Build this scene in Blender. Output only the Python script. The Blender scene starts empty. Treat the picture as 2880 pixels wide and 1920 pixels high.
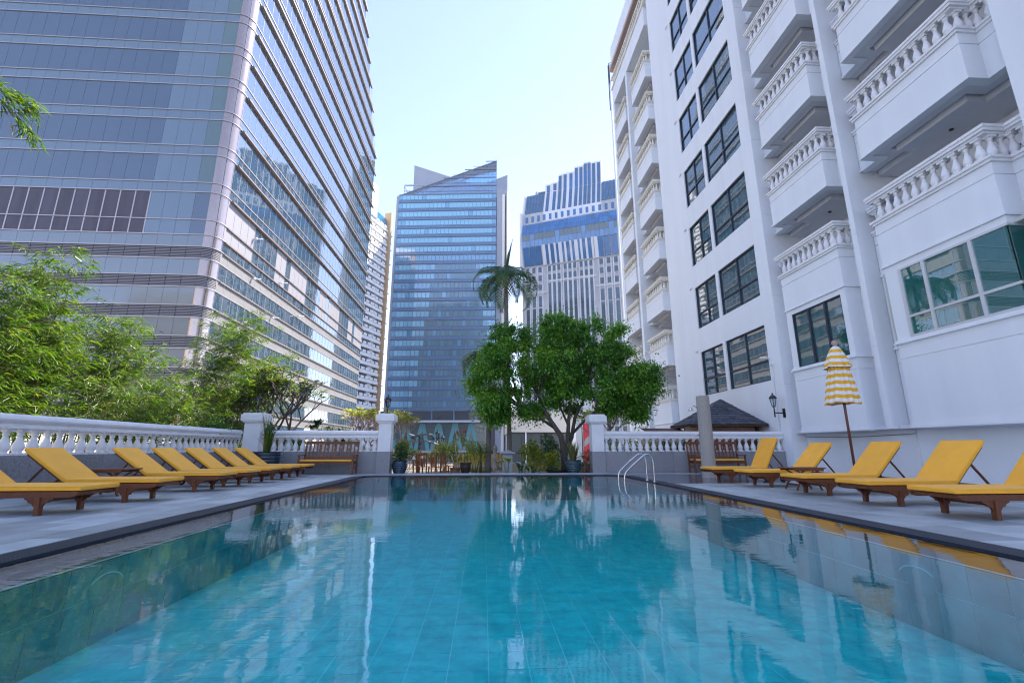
import bpy, bmesh, math, random
import numpy as np
from mathutils import Vector, Matrix

random.seed(7)
rng = np.random.default_rng(11)
SC = bpy.context.scene
COL = SC.collection
PI = math.pi
R = math.radians

# ------------------------------------------------------------------ camera
cam = bpy.data.objects.new('camera', bpy.data.cameras.new('camera'))
COL.objects.link(cam)
cam.data.sensor_width = 36.0
cam.data.lens = 16.0
cam.data.clip_start = 0.05
cam.data.clip_end = 6000.0
cam.location = (0.0, 0.0, 0.95)
cam.rotation_euler = (R(90 + 13.106), 0.0, R(-3.483))
SC.camera = cam

# ------------------------------------------------------------------ light
SUN_AZ, SUN_EL = R(50), R(53)          # azimuth clockwise from +Y
world = bpy.data.worlds.new('World')
SC.world = world
world.use_nodes = True
wn = world.node_tree
wn.nodes.clear()
sky = wn.nodes.new('ShaderNodeTexSky')
sky.sky_type = 'NISHITA'
sky.sun_disc = False
sky.sun_elevation = SUN_EL
sky.sun_rotation = SUN_AZ
sky.altitude = 0.0
sky.air_density = 1.0
sky.dust_density = 0.05
sky.ozone_density = 1.0
bg = wn.nodes.new('ShaderNodeBackground')
bg.inputs['Strength'].default_value = 0.11
wo = wn.nodes.new('ShaderNodeOutputWorld')
hsv = wn.nodes.new('ShaderNodeHueSaturation')      # white balance of the photograph
hsv.inputs['Saturation'].default_value = 0.95
wn.links.new(sky.outputs[0], hsv.inputs['Color'])
wb = wn.nodes.new('ShaderNodeMix')
wb.data_type = 'RGBA'
wb.blend_type = 'MULTIPLY'
wb.inputs[0].default_value = 1.0
wb.inputs[7].default_value = (1.04, 0.92, 1.0, 1)
wn.links.new(hsv.outputs[0], wb.inputs[6])
wn.links.new(wb.outputs[2], bg.inputs[0])
wn.links.new(bg.outputs[0], wo.inputs[0])

sun = bpy.data.objects.new('sun', bpy.data.lights.new('sun', 'SUN'))
COL.objects.link(sun)
sun.data.energy = 4.2
sun.data.angle = R(0.55)
sun.data.color = (1.0, 0.94, 0.86)
sd = Vector((math.sin(SUN_AZ) * math.cos(SUN_EL), math.cos(SUN_AZ) * math.cos(SUN_EL), math.sin(SUN_EL)))
sun.rotation_euler = sd.to_track_quat('Z', 'Y').to_euler()
sun.location = (30, 40, 60)

SC.view_settings.view_transform = 'Standard'
SC.view_settings.look = 'None'
SC.view_settings.gamma = 1.0
SC.view_settings.use_curve_mapping = False
SC.view_settings.exposure = 1.97
SC.render.engine = 'CYCLES'
SC.cycles.use_denoising = True
SC.cycles.caustics_reflective = True
SC.cycles.caustics_refractive = False
SC.cycles.filter_width = 1.15
SC.cycles.max_bounces = 10
SC.cycles.diffuse_bounces = 4
SC.cycles.glossy_bounces = 5
SC.cycles.transmission_bounces = 6
SC.cycles.transparent_max_bounces = 12
SC.cycles.sample_clamp_indirect = 12.0

# ------------------------------------------------------------------ materials
def _pos(nt):
    return nt.nodes.new('ShaderNodeNewGeometry').outputs['Position']

def M(name, col, rough=0.6, metal=0.0, spec=0.5, ior=1.5, noise=None, bump=None, rand=0.0, col2=None, stretch=None, coat=0.0, attr=None, sheen=0.0):
    m = bpy.data.materials.new(name)
    m.use_nodes = True
    nt = m.node_tree
    b = nt.nodes['Principled BSDF']
    b.inputs['Roughness'].default_value = rough
    b.inputs['Metallic'].default_value = metal
    b.inputs['IOR'].default_value = ior
    b.inputs['Specular IOR Level'].default_value = spec
    b.inputs['Coat Weight'].default_value = coat
    b.inputs['Coat Roughness'].default_value = 0.08
    if sheen:
        b.inputs['Sheen Weight'].default_value = sheen
    c1 = (*col, 1)
    out = None
    def vec():
        p = _pos(nt)
        if stretch:
            mp = nt.nodes.new('ShaderNodeMapping')
            mp.inputs['Scale'].default_value = stretch
            nt.links.new(p, mp.inputs[0])
            return mp.outputs[0]
        return p
    if noise:
        sc, amt = noise
        n = nt.nodes.new('ShaderNodeTexNoise')
        n.inputs['Scale'].default_value = sc
        n.inputs['Detail'].default_value = 6
        n.inputs['Roughness'].default_value = 0.62
        nt.links.new(vec(), n.inputs['Vector'])
        rp = nt.nodes.new('ShaderNodeValToRGB')
        rp.color_ramp.elements[0].position = 0.32
        rp.color_ramp.elements[1].position = 0.68
        k = 1 - amt
        rp.color_ramp.elements[0].color = (*(col2 if col2 else tuple(c * k for c in col)), 1)
        rp.color_ramp.elements[1].color = c1
        nt.links.new(n.outputs['Fac'], rp.inputs[0])
        out = rp.outputs[0]
    if attr:
        at = nt.nodes.new('ShaderNodeAttribute')
        at.attribute_name = 'rnd'
        rp = nt.nodes.new('ShaderNodeValToRGB')
        els = rp.color_ramp.elements
        while len(els) < len(attr):
            els.new(0.5)
        for i, (pp, cc) in enumerate(attr):
            els[i].position = pp
            els[i].color = (*cc, 1)
        nt.links.new(at.outputs['Fac'], rp.inputs[0])
        out = rp.outputs[0]
    if rand:
        oi = nt.nodes.new('ShaderNodeObjectInfo')
        mr = nt.nodes.new('ShaderNodeMapRange')
        mr.inputs['To Min'].default_value = 1 - rand
        mr.inputs['To Max'].default_value = 1 + rand
        nt.links.new(oi.outputs['Random'], mr.inputs['Value'])
        hs = nt.nodes.new('ShaderNodeHueSaturation')
        hs.inputs['Color'].default_value = c1
        nt.links.new(mr.outputs[0], hs.inputs['Value'])
        if out:
            nt.links.new(out, hs.inputs['Color'])
        out = hs.outputs[0]
    if out:
        nt.links.new(out, b.inputs['Base Color'])
    else:
        b.inputs['Base Color'].default_value = c1
    if bump:
        sc, st, dist = bump
        n = nt.nodes.new('ShaderNodeTexNoise')
        n.inputs['Scale'].default_value = sc
        n.inputs['Detail'].default_value = 4
        nt.links.new(vec(), n.inputs['Vector'])
        bp = nt.nodes.new('ShaderNodeBump')
        bp.inputs['Strength'].default_value = st
        bp.inputs['Distance'].default_value = dist
        nt.links.new(n.outputs['Fac'], bp.inputs['Height'])
        nt.links.new(bp.outputs[0], b.inputs['Normal'])
    return m

def Mleaf(name, ramp, trans=0.45, rough=0.36):
    m = M(name, ramp[0][1], rough=rough, spec=0.5, attr=ramp)
    nt = m.node_tree
    b = nt.nodes['Principled BSDF']
    src = b.inputs['Base Color'].links[0].from_socket
    t = nt.nodes.new('ShaderNodeBsdfTranslucent')
    g = nt.nodes.new('ShaderNodeMix')
    g.data_type = 'RGBA'
    g.blend_type = 'MULTIPLY'
    g.inputs[0].default_value = 1.0
    nt.links.new(src, g.inputs[6])
    g.inputs[7].default_value = (1.5, 1.35, 0.5, 1)
    nt.links.new(g.outputs[2], t.inputs['Color'])
    mx = nt.nodes.new('ShaderNodeMixShader')
    mx.inputs[0].default_value = trans
    nt.links.new(b.outputs[0], mx.inputs[1])
    nt.links.new(t.outputs[0], mx.inputs[2])
    nt.links.new(mx.outputs[0], nt.nodes['Material Output'].inputs['Surface'])
    return m

def Mclear(name, tint, ior=1.45, rough=0.0, minrefl=0.0, bumps=None, body=None):
    """glass or water: transparent with a tint, reflecting by Fresnel"""
    m = bpy.data.materials.new(name)
    m.use_nodes = True
    nt = m.node_tree
    nt.nodes.remove(nt.nodes['Principled BSDF'])
    tr = nt.nodes.new('ShaderNodeBsdfTransparent')
    tr.inputs[0].default_value = (*tint, 1)
    gl = nt.nodes.new('ShaderNodeBsdfGlossy')
    gl.inputs['Roughness'].default_value = rough
    gl.inputs['Color'].default_value = (1, 1, 1, 1)
    fr = nt.nodes.new('ShaderNodeFresnel')
    fr.inputs['IOR'].default_value = ior
    fac = fr.outputs[0]
    if minrefl:
        mr = nt.nodes.new('ShaderNodeMapRange')
        mr.inputs['To Min'].default_value = minrefl
        nt.links.new(fac, mr.inputs['Value'])
        fac = mr.outputs[0]
    mx = nt.nodes.new('ShaderNodeMixShader')
    nt.links.new(fac, mx.inputs[0])
    src = tr
    if body:                                # diffuse colour mixed in: brightness painted into a pane over a dark room
        df = nt.nodes.new('ShaderNodeBsdfDiffuse')
        df.inputs[0].default_value = (*body[0], 1)
        m2 = nt.nodes.new('ShaderNodeMixShader')
        m2.inputs[0].default_value = body[1]
        nt.links.new(tr.outputs[0], m2.inputs[1])
        nt.links.new(df.outputs[0], m2.inputs[2])
        src = m2
    nt.links.new(src.outputs[0], mx.inputs[1])
    nt.links.new(gl.outputs[0], mx.inputs[2])
    nt.links.new(mx.outputs[0], nt.nodes['Material Output'].inputs['Surface'])
    if bumps:
        prev = None
        for sc, st, dist, stretch in bumps:
            mp = nt.nodes.new('ShaderNodeMapping')
            mp.inputs['Scale'].default_value = stretch
            nt.links.new(_pos(nt), mp.inputs[0])
            n = nt.nodes.new('ShaderNodeTexNoise')
            n.inputs['Scale'].default_value = sc
            n.inputs['Detail'].default_value = 3
            n.inputs['Distortion'].default_value = 0.4
            nt.links.new(mp.outputs[0], n.inputs['Vector'])
            bp = nt.nodes.new('ShaderNodeBump')
            bp.inputs['Strength'].default_value = st
            bp.inputs['Distance'].default_value = dist
            nt.links.new(n.outputs['Fac'], bp.inputs['Height'])
            if prev:
                nt.links.new(prev, bp.inputs['Normal'])
            prev = bp.outputs[0]
        nt.links.new(prev, gl.inputs['Normal'])
        nt.links.new(prev, fr.inputs['Normal'])
    return m

# ------------------------------------------------------------------ mesh builder
class MB:
    def __init__(self):
        self.v, self.f, self.mi, self.sm = [], [], [], []
        self.cur = 0
        self.smooth = False
    def add(self, vs, fs):
        o = len(self.v)
        self.v.extend(tuple(p) for p in vs)
        for f in fs:
            self.f.append([i + o for i in f])
            self.mi.append(self.cur)
            self.sm.append(self.smooth)
        return self
    def box(self, x0, x1, y0, y1, z0, z1):
        if x0 > x1: x0, x1 = x1, x0
        if y0 > y1: y0, y1 = y1, y0
        if z0 > z1: z0, z1 = z1, z0
        return self.add([(x0, y0, z0), (x1, y0, z0), (x1, y1, z0), (x0, y1, z0), (x0, y0, z1), (x1, y0, z1), (x1, y1, z1), (x0, y1, z1)],
                        [(0, 3, 2, 1), (4, 5, 6, 7), (0, 1, 5, 4), (1, 2, 6, 5), (2, 3, 7, 6), (3, 0, 4, 7)])
    def bar(self, p0, p1, w, h, up=(0, 0, 1), w1=None, h1=None):
        p0, p1 = Vector(p0), Vector(p1)
        d = (p1 - p0).normalized()
        u = Vector(up)
        if abs(d.dot(u)) > 0.98: u = Vector((1, 0, 0))
        s = d.cross(u).normalized()
        u = s.cross(d).normalized()
        w1 = w if w1 is None else w1
        h1 = h if h1 is None else h1
        vs = []
        for p, a, b in ((p0, w, h), (p1, w1, h1)):
            for i, j in ((-1, -1), (1, -1), (1, 1), (-1, 1)):
                vs.append(p + s * (a / 2 * i) + u * (b / 2 * j))
        return self.add(vs, [(3, 2, 1, 0), (4, 5, 6, 7), (0, 1, 5, 4), (1, 2, 6, 5), (2, 3, 7, 6), (3, 0, 4, 7)])
    def tube(self, pts, r, n=8, cap=True):
        pts = [Vector(p) for p in pts]
        if not hasattr(r, '__len__'): r = [r] * len(pts)
        vs, fs = [], []
        prev = None
        for i, p in enumerate(pts):
            a = pts[max(i - 1, 0)]
            b = pts[min(i + 1, len(pts) - 1)]
            d = (b - a)
            if d.length < 1e-9: d = Vector((0, 0, 1))
            d.normalize()
            if prev is None:
                u = Vector((0, 0, 1)) if abs(d.z) < 0.9 else Vector((1, 0, 0))
            else:
                u = prev
            s = d.cross(u).normalized()
            u = s.cross(d).normalized()
            prev = u
            for k in range(n):
                a_ = 2 * PI * k / n
                vs.append(p + (s * math.cos(a_) + u * math.sin(a_)) * r[i])
        for i in range(len(pts) - 1):
            for k in range(n):
                k2 = (k + 1) % n
                fs.append((i * n + k, i * n + k2, (i + 1) * n + k2, (i + 1) * n + k))
        if cap:
            fs.append(tuple(range(n - 1, -1, -1)))
            fs.append(tuple((len(pts) - 1) * n + k for k in range(n)))
        s0, self.smooth = self.smooth, n > 5
        self.add(vs, fs)
        self.smooth = s0
        return self
    def lathe(self, prof, n=16, c=(0, 0, 0), smooth=True, close=True):
        vs, fs = [], []
        for r, z in prof:
            for k in range(n):
                a = 2 * PI * k / n
                vs.append((c[0] + r * math.cos(a), c[1] + r * math.sin(a), c[2] + z))
        for i in range(len(prof) - 1):
            for k in range(n):
                k2 = (k + 1) % n
                fs.append((i * n + k, i * n + k2, (i + 1) * n + k2, (i + 1) * n + k))
        s0, self.smooth = self.smooth, smooth
        self.add(vs, fs)
        self.smooth = False
        if close:
            self.add(vs[:n], [tuple(range(n - 1, -1, -1))])
            self.add(vs[-n:], [tuple(range(n))])
        self.smooth = s0
        return self
    def prism(self, poly, axis, a, b):
        """extrude a 2D polygon along an axis: 'x' -> poly in (y,z), 'y' -> (x,z), 'z' -> (x,y)"""
        def P(p, t):
            if axis == 'x': return (t, p[0], p[1])
            if axis == 'y': return (p[0], t, p[1])
            return (p[0], p[1], t)
        n = len(poly)
        vs = [P(p, a) for p in poly] + [P(p, b) for p in poly]
        area = sum(poly[i][0] * poly[(i + 1) % n][1] - poly[(i + 1) % n][0] * poly[i][1] for i in range(n))
        flip = (area < 0) != (axis == 'y') 
        if b < a: flip = not flip
        fs = [tuple(range(n - 1, -1, -1)), tuple(range(n, 2 * n))] + [(i, (i + 1) % n, n + (i + 1) % n, n + i) for i in range(n)]
        if flip:
            fs = [tuple(reversed(f)) for f in fs]
        return self.add(vs, fs)
    def ribbon(self, pts, out, inn, z0, z1, closed=False):
        """wall strip along a 2D polyline; outward = right-hand side of the travel direction"""
        o = offset_path(pts, out, closed)
        i_ = offset_path(pts, -inn, closed)
        n = len(pts)
        vs = []
        for a, b in zip(o, i_):
            vs += [(a[0], a[1], z0), (a[0], a[1], z1), (b[0], b[1], z1), (b[0], b[1], z0)]
        fs = []
        rngi = range(n) if closed else range(n - 1)
        for k in rngi:
            j = (k + 1) % n
            for q in range(4):
                q2 = (q + 1) % 4
                fs.append((k * 4 + q, k * 4 + q2, j * 4 + q2, j * 4 + q))
        if not closed:
            fs.append((3, 2, 1, 0))
            e = (n - 1) * 4
            fs.append((e, e + 1, e + 2, e + 3))
        return self.add(vs, fs)
    def mesh(self, name, mats, bevel=0.0, seg=2, fix=False):
        me = bpy.data.meshes.new(name)
        me.from_pydata(self.v, [], self.f)
        if not isinstance(mats, (list, tuple)): mats = [mats]
        for m in mats: me.materials.append(m)
        if len(mats) > 1: me.polygons.foreach_set('material_index', self.mi)
        me.polygons.foreach_set('use_smooth', self.sm)
        if bevel or fix:
            bm = bmesh.new()
            bm.from_mesh(me)
            if fix: bmesh.ops.recalc_face_normals(bm, faces=bm.faces)
            if bevel:
                es = [e for e in bm.edges if len(e.link_faces) == 2 and e.calc_face_angle(0) > 0.5]
                bmesh.ops.bevel(bm, geom=es, offset=bevel, segments=seg, affect='EDGES', profile=0.5, clamp_overlap=True)
            bm.to_mesh(me)
            bm.free()
        me.update()
        return me
    def obj(self, name, mats, parent=None, loc=(0, 0, 0), bevel=0.0, seg=2, fix=False):
        return put(name, self.mesh(name, mats, bevel, seg, fix), parent, loc)

def offset_path(pts, d, closed=False):
    n = len(pts)
    res = []
    def nrm(a, b):
        dx, dy = b[0] - a[0], b[1] - a[1]
        l = math.hypot(dx, dy) or 1
        return (dy / l, -dx / l)
    for i in range(n):
        if closed or 0 < i < n - 1:
            n1 = nrm(pts[i - 1], pts[i])
            n2 = nrm(pts[i], pts[(i + 1) % n])
        elif i == 0:
            n1 = n2 = nrm(pts[0], pts[1])
        else:
            n1 = n2 = nrm(pts[-2], pts[-1])
        k = 1 + n1[0] * n2[0] + n1[1] * n2[1]
        k = max(k, 0.2)
        res.append((pts[i][0] + (n1[0] + n2[0]) / k * d, pts[i][1] + (n1[1] + n2[1]) / k * d))
    return res

def put(name, me, parent=None, loc=(0, 0, 0), rot=None, scale=None):
    o = bpy.data.objects.new(name, me)
    COL.objects.link(o)
    o.location = loc
    if rot: o.rotation_euler = rot
    if scale: o.scale = scale
    if parent is not None: o.parent = parent
    return o

def thing(name, label, cat, loc=(0, 0, 0), rz=0.0, group=None):
    o = bpy.data.objects.new(name, None)
    COL.objects.link(o)
    o.empty_display_size = 0.2
    o.location = loc
    o.rotation_euler = (0, 0, rz)
    o['label'], o['category'] = label, cat
    if group: o['group'] = group
    return o

def tag(o, label, cat, group=None):
    o['label'], o['category'] = label, cat
    if group: o['group'] = group
    return o

def struct(o):
    o['kind'] = 'structure'
    return o

def stuff(o):
    o['kind'] = 'stuff'
    return o

def copy_tree(root, loc, rz=None, label=None):
    def cp(o, par):
        c = o.copy()
        COL.objects.link(c)
        if par is not None: c.parent = par
        for ch in o.children:
            cp(ch, c)
        return c
    r = cp(root, None)
    r.location = loc
    if rz is not None: r.rotation_euler = (0, 0, rz)
    if label: r['label'] = label
    return r

_unit = {}
def unit_box(mat):
    if mat.name not in _unit:
        _unit[mat.name] = MB().box(-.5, .5, -.5, .5, -.5, .5).mesh('block', mat)
    return _unit[mat.name]

CAMP = Vector((0, 0, 0.95))
CAMI = Matrix.LocRotScale(CAMP, cam.rotation_euler.to_quaternion(), None).inverted()
def seen(p, margin=1.03):
    q = CAMI @ Vector(p)
    if q.z > -0.05: return 0.0
    x, y = q.x / -q.z * 16 / 18, q.y / -q.z * 16 / 12
    return 1.0 if abs(x) < margin and abs(y) < margin else 0.02

def pieces(name, parent, items, limit=300, base=None, rest_name=None):
    """items: (material, (cx,cy,cz), (sx,sy,sz)) in the parent's space. The nearest ones in view become objects of their own, the rest one stuff part."""
    if base is None: base = Matrix.Identity(4)
    sc = []
    for it in items:
        w = base @ Vector(it[1])
        d2 = (w - CAMP).length_squared
        a, b, c = sorted(it[2])
        sc.append(seen(w) * b * c / max(d2, .1))
    order = sorted(range(len(items)), key=lambda i: -sc[i])
    for i in order[:limit]:
        m, c, s = items[i]
        put(name, unit_box(m), parent, c, scale=s)
    rest = order[limit:]
    if rest:
        mats = []
        mb = MB()
        for i in rest:
            m, c, s = items[i]
            if m not in mats: mats.append(m)
            mb.cur = mats.index(m)
            mb.box(c[0] - s[0] / 2, c[0] + s[0] / 2, c[1] - s[1] / 2, c[1] + s[1] / 2, c[2] - s[2] / 2, c[2] + s[2] / 2)
        stuff(mb.obj(rest_name or name, mats, parent))

def fast_mesh(name, verts, faces, mat, rnd=None, smooth=False):
    """verts (N,3), faces (M,k) numpy"""
    me = bpy.data.meshes.new(name)
    nv, nf, k = len(verts), len(faces), faces.shape[1]
    me.vertices.add(nv)
    me.vertices.foreach_set('co', np.asarray(verts, dtype=np.float32).ravel())
    me.loops.add(nf * k)
    me.loops.foreach_set('vertex_index', np.asarray(faces, dtype=np.int32).ravel())
    me.polygons.add(nf)
    me.polygons.foreach_set('loop_start', np.arange(0, nf * k, k, dtype=np.int32))
    me.polygons.foreach_set('loop_total', np.full(nf, k, dtype=np.int32))
    if smooth: me.polygons.foreach_set('use_smooth', np.ones(nf, dtype=bool))
    me.materials.append(mat)
    me.update(calc_edges=True)
    if rnd is not None:
        a = me.attributes.new('rnd', 'FLOAT', 'FACE')
        a.data.foreach_set('value', np.asarray(rnd, dtype=np.float32))
    me.validate()
    return me

def leaves_mesh(name, pos, dirs, nor, length, width, mat, rnd, fold=0.25):
    """diamond leaves: pos base (N,3), dirs unit (N,3), nor approx normal (N,3)"""
    n = len(pos)
    d = dirs / np.linalg.norm(dirs, axis=1, keepdims=True)
    s = np.cross(d, nor)
    s /= np.linalg.norm(s, axis=1, keepdims=True) + 1e-9
    u = np.cross(s, d)
    L = np.broadcast_to(np.asarray(length).reshape(-1, 1), (n, 1))
    W = np.broadcast_to(np.asarray(width).reshape(-1, 1), (n, 1))
    p0 = pos
    p2 = pos + d * L - u * L * 0.15
    mid = pos + d * L * 0.42
    p1 = mid + s * W / 2 + u * W * fold
    p3 = mid - s * W / 2 + u * W * fold
    v = np.stack([p0, p1, p2, p3], 1).reshape(-1, 3)
    base = np.arange(n)[:, None] * 4
    f = np.concatenate([base + np.array([[0, 1, 2]]), base + np.array([[0, 2, 3]])], 1).reshape(-1, 3)
    return fast_mesh(name, v, f, mat, np.repeat(rnd, 2))
# ------------------------------------------------------------------ material library
WHITE = M('white paint', (0.80, 0.81, 0.83), rough=0.45, noise=(2.0, 0.10), bump=(90, 0.08, 0.004))
HOTELP = M('hotel paint', (0.80, 0.84, 0.88), rough=0.7, noise=(1.3, 0.075), bump=(60, 0.06, 0.004), stretch=(1, 1, 0.07))
CREAM = M('cream paint', (0.82, 0.80, 0.72), rough=0.6, noise=(1.5, 0.08))
SOFFIT = M('soffit paint', (0.74, 0.75, 0.79), rough=0.75, noise=(1.0, 0.08))
GRANITE = M('grey granite', (0.30, 0.31, 0.335), rough=0.42, noise=(26, 0.42), bump=(120, 0.1, 0.002), rand=0.08)
PAVER = M('deck granite', (0.43, 0.49, 0.51), rough=0.5, noise=(1.6, 0.34), bump=(70, 0.15, 0.002), rand=0.26)
PAVERW = M('wet deck granite', (0.20, 0.21, 0.235), rough=0.12, noise=(2.2, 0.35), rand=0.1)
GROUT = M('deck grout', (0.10, 0.105, 0.12), rough=0.85, noise=(12, 0.3))
GRATE = M('overflow grate', (0.018, 0.032, 0.058), rough=0.5, noise=(30, 0.3))
LEDGE = M('pool rim stone', (0.085, 0.075, 0.07), rough=0.5, noise=(14, 0.4))
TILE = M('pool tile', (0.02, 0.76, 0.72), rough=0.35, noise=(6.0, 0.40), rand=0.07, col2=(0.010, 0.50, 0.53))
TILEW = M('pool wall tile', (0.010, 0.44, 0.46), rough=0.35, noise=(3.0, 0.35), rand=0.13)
TGROUT = M('pool grout', (0.22, 0.85, 0.86), rough=0.7)
WATER = Mclear('pool water', (0.90, 0.985, 0.995), ior=1.333, bumps=[
    (0.9, 0.08, 0.06, (1.0, 0.55, 1)), (4.5, 0.10, 0.010, (0.75, 1.3, 1)), (13, 0.09, 0.003, (0.7, 1.5, 1))])
CUSHION = M('yellow canvas', (0.97, 0.465, 0.028), rough=0.75, noise=(3.0, 0.10), bump=(7, 0.22, 0.012), rand=0.05, sheen=0.1)
TEAK = M('oiled teak', (0.20, 0.062, 0.020), rough=0.42, noise=(3.0, 0.55), stretch=(9, 9, 40), rand=0.18)
TEAKD = M('dark teak', (0.055, 0.022, 0.012), rough=0.5, noise=(6.0, 0.4), rand=0.15)
RUBBER = M('black rubber', (0.012, 0.012, 0.014), rough=0.6)
STEEL = M('stainless steel', (0.62, 0.63, 0.65), rough=0.16, metal=1.0)
IRON = M('black iron', (0.012, 0.013, 0.018), rough=0.42)
LAMPG = Mclear('lamp glass', (0.80, 0.83, 0.85), ior=1.5, minrefl=0.12)
BLUEPOT = M('blue glaze', (0.012, 0.045, 0.095), rough=0.16, noise=(5, 0.5), coat=0.5)
TEALPOT = M('teal glaze', (0.012, 0.060, 0.075), rough=0.18, noise=(6, 0.5), coat=0.5)
TERRA = M('terracotta', (0.24, 0.115, 0.075), rough=0.75, noise=(9, 0.35))
DARKPOT = M('dark clay', (0.055, 0.043, 0.038), rough=0.6, noise=(9, 0.4))
SOIL = M('soil', (0.035, 0.024, 0.016), rough=0.95, noise=(30, 0.5))
CONCRETE = M('washed concrete', (0.40, 0.375, 0.34), rough=0.85, noise=(38, 0.35), bump=(90, 0.5, 0.006))
STATUE = M('weathered statue stone', (0.30, 0.25, 0.20), rough=0.85, noise=(14, 0.45), bump=(40, 0.4, 0.01))
BARK = M('grey bark', (0.115, 0.095, 0.08), rough=0.9, noise=(9, 0.45), bump=(30, 0.6, 0.02), stretch=(1, 1, 0.4))
PALMB = M('palm bark', (0.20, 0.185, 0.17), rough=0.9, noise=(20, 0.4), bump=(14, 0.7, 0.02), stretch=(.3, .3, 3))
FRANGB = M('frangipani bark', (0.105, 0.088, 0.078), rough=0.8, noise=(14, 0.4))
BAMB = M('bamboo culm', (0.16, 0.17, 0.045), rough=0.5, noise=(8, 0.5), col2=(0.13, 0.085, 0.04))
LF_FICUS = Mleaf('ficus leaf', [(0.0, (0.022, 0.09, 0.012)), (0.40, (0.085, 0.26, 0.026)), (0.8, (0.20, 0.43, 0.045)), (1.0, (0.34, 0.44, 0.06))], trans=0.38)
LF_BAMB = Mleaf('bamboo leaf', [(0.0, (0.022, 0.07, 0.010)), (0.45, (0.07, 0.165, 0.014)), (0.8, (0.16, 0.26, 0.024)), (1.0, (0.30, 0.22, 0.08))], trans=0.45)
LF_PALM = Mleaf('palm leaf', [(0.0, (0.02, 0.07, 0.02)), (0.6, (0.045, 0.125, 0.03)), (1.0, (0.12, 0.17, 0.05))], trans=0.3)
LF_FRANG = Mleaf('frangipani leaf', [(0.0, (0.03, 0.085, 0.025)), (0.6, (0.07, 0.14, 0.04)), (1.0, (0.34, 0.30, 0.05))], trans=0.42)
LF_DARK = Mleaf('dark shrub leaf', [(0.0, (0.012, 0.055, 0.014)), (0.6, (0.03, 0.11, 0.02)), (1.0, (0.08, 0.19, 0.03))], trans=0.3)
LF_YEL = Mleaf('yellow shrub leaf', [(0.0, (0.12, 0.20, 0.02)), (0.6, (0.26, 0.32, 0.03)), (1.0, (0.42, 0.38, 0.05))], trans=0.5)
LF_GREY = Mleaf('strap leaf', [(0.0, (0.08, 0.14, 0.04)), (0.6, (0.17, 0.20, 0.07)), (1.0, (0.26, 0.20, 0.09))], trans=0.35)
LF_RED = Mleaf('red flower', [(0.0, (0.35, 0.04, 0.06)), (1.0, (0.55, 0.10, 0.10))], trans=0.4)
FLOWER = Mleaf('white flower', [(0.0, (0.6, 0.58, 0.45)), (1.0, (0.75, 0.74, 0.66))], trans=0.4)
DARKGL = M('dark window glass', (0.035, 0.085, 0.105), rough=0.02, ior=3.0, bump=(0.8, 0.03, 0.05))
TEALGL = Mclear('teal window glass', (0.42, 0.80, 0.74), ior=1.75, minrefl=0.12, body=((0.06, 0.34, 0.32), 0.42))
TEALDK = M('dark teal window glass', (0.012, 0.085, 0.095), rough=0.03, ior=2.4, bump=(0.8, 0.05, 0.05))
FRAMED = M('dark window frame', (0.018, 0.024, 0.045), rough=0.4)
FRAMEL = M('silver window frame', (0.62, 0.64, 0.66), rough=0.4, metal=0.3)
INTER = M('room plaster', (0.52, 0.56, 0.52), rough=0.8)
CURTAIN = M('pale curtain', (0.58, 0.60, 0.50), rough=0.9)
DARKROOM = M('dark doorway', (0.02, 0.02, 0.024), rough=0.3, ior=1.6)

# ------------------------------------------------------------------ ground and terraces
struct(MB().box(-2500, 2500, -2500, 2500, -5.3, -5.0).obj('ground', M('city ground', (0.065, 0.065, 0.065), rough=0.9, noise=(0.05, 0.3))))
TERR = M('terrace paving', (0.15, 0.12, 0.09), rough=0.75, noise=(3, 0.3))
t = MB()
t.box(-30, 12.9, 18.31, 37.0, -4.9, -0.30)
struct(t.obj('garden_terrace', TERR))
struct(MB().box(-17.2, -9.42, -10, 18.30, -4.9, 0.0).obj('planting_terrace', M('sunlit gravel', (0.44, 0.40, 0.34), rough=0.9, noise=(9, 0.3))))

def rrect(x0, x1, y0, y1, r, n=8):
    pts = []
    for cx, cy, a0 in ((x1 - r, y1 - r, 0), (x0 + r, y1 - r, 90), (x0 + r, y0 + r, 180), (x1 - r, y0 + r, 270)):
        for k in range(n + 1):
            a = R(a0 + 90 * k / n)
            pts.append((cx + r * math.cos(a), cy + r * math.sin(a)))
    return pts                           # counter-clockwise

PX0, PX1, PY0, PY1 = -4.41, 5.17, -2.6, 17.0
OUT = rrect(PX0, PX1, PY0, PY1, 0.80)
INN = rrect(PX0 + .34, PX1 - .34, PY0 + .34, PY1 - .34, 0.46)
def ring(outer, inner, z0, z1):
    """flat ring between two matching outlines"""
    n = len(outer)
    vs = [(p[0], p[1], z1) for p in outer] + [(p[0], p[1], z1) for p in inner] + [(p[0], p[1], z0) for p in outer] + [(p[0], p[1], z0) for p in inner]
    fs = []
    for i in range(n):
        j = (i + 1) % n
        fs += [(i, j, n + j, n + i), (2 * n + i, 3 * n + i, 3 * n + j, 2 * n + j), (i, 2 * n + i, 2 * n + j, j), (n + i, n + j, 3 * n + j, 3 * n + i)]
    return vs, fs

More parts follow.
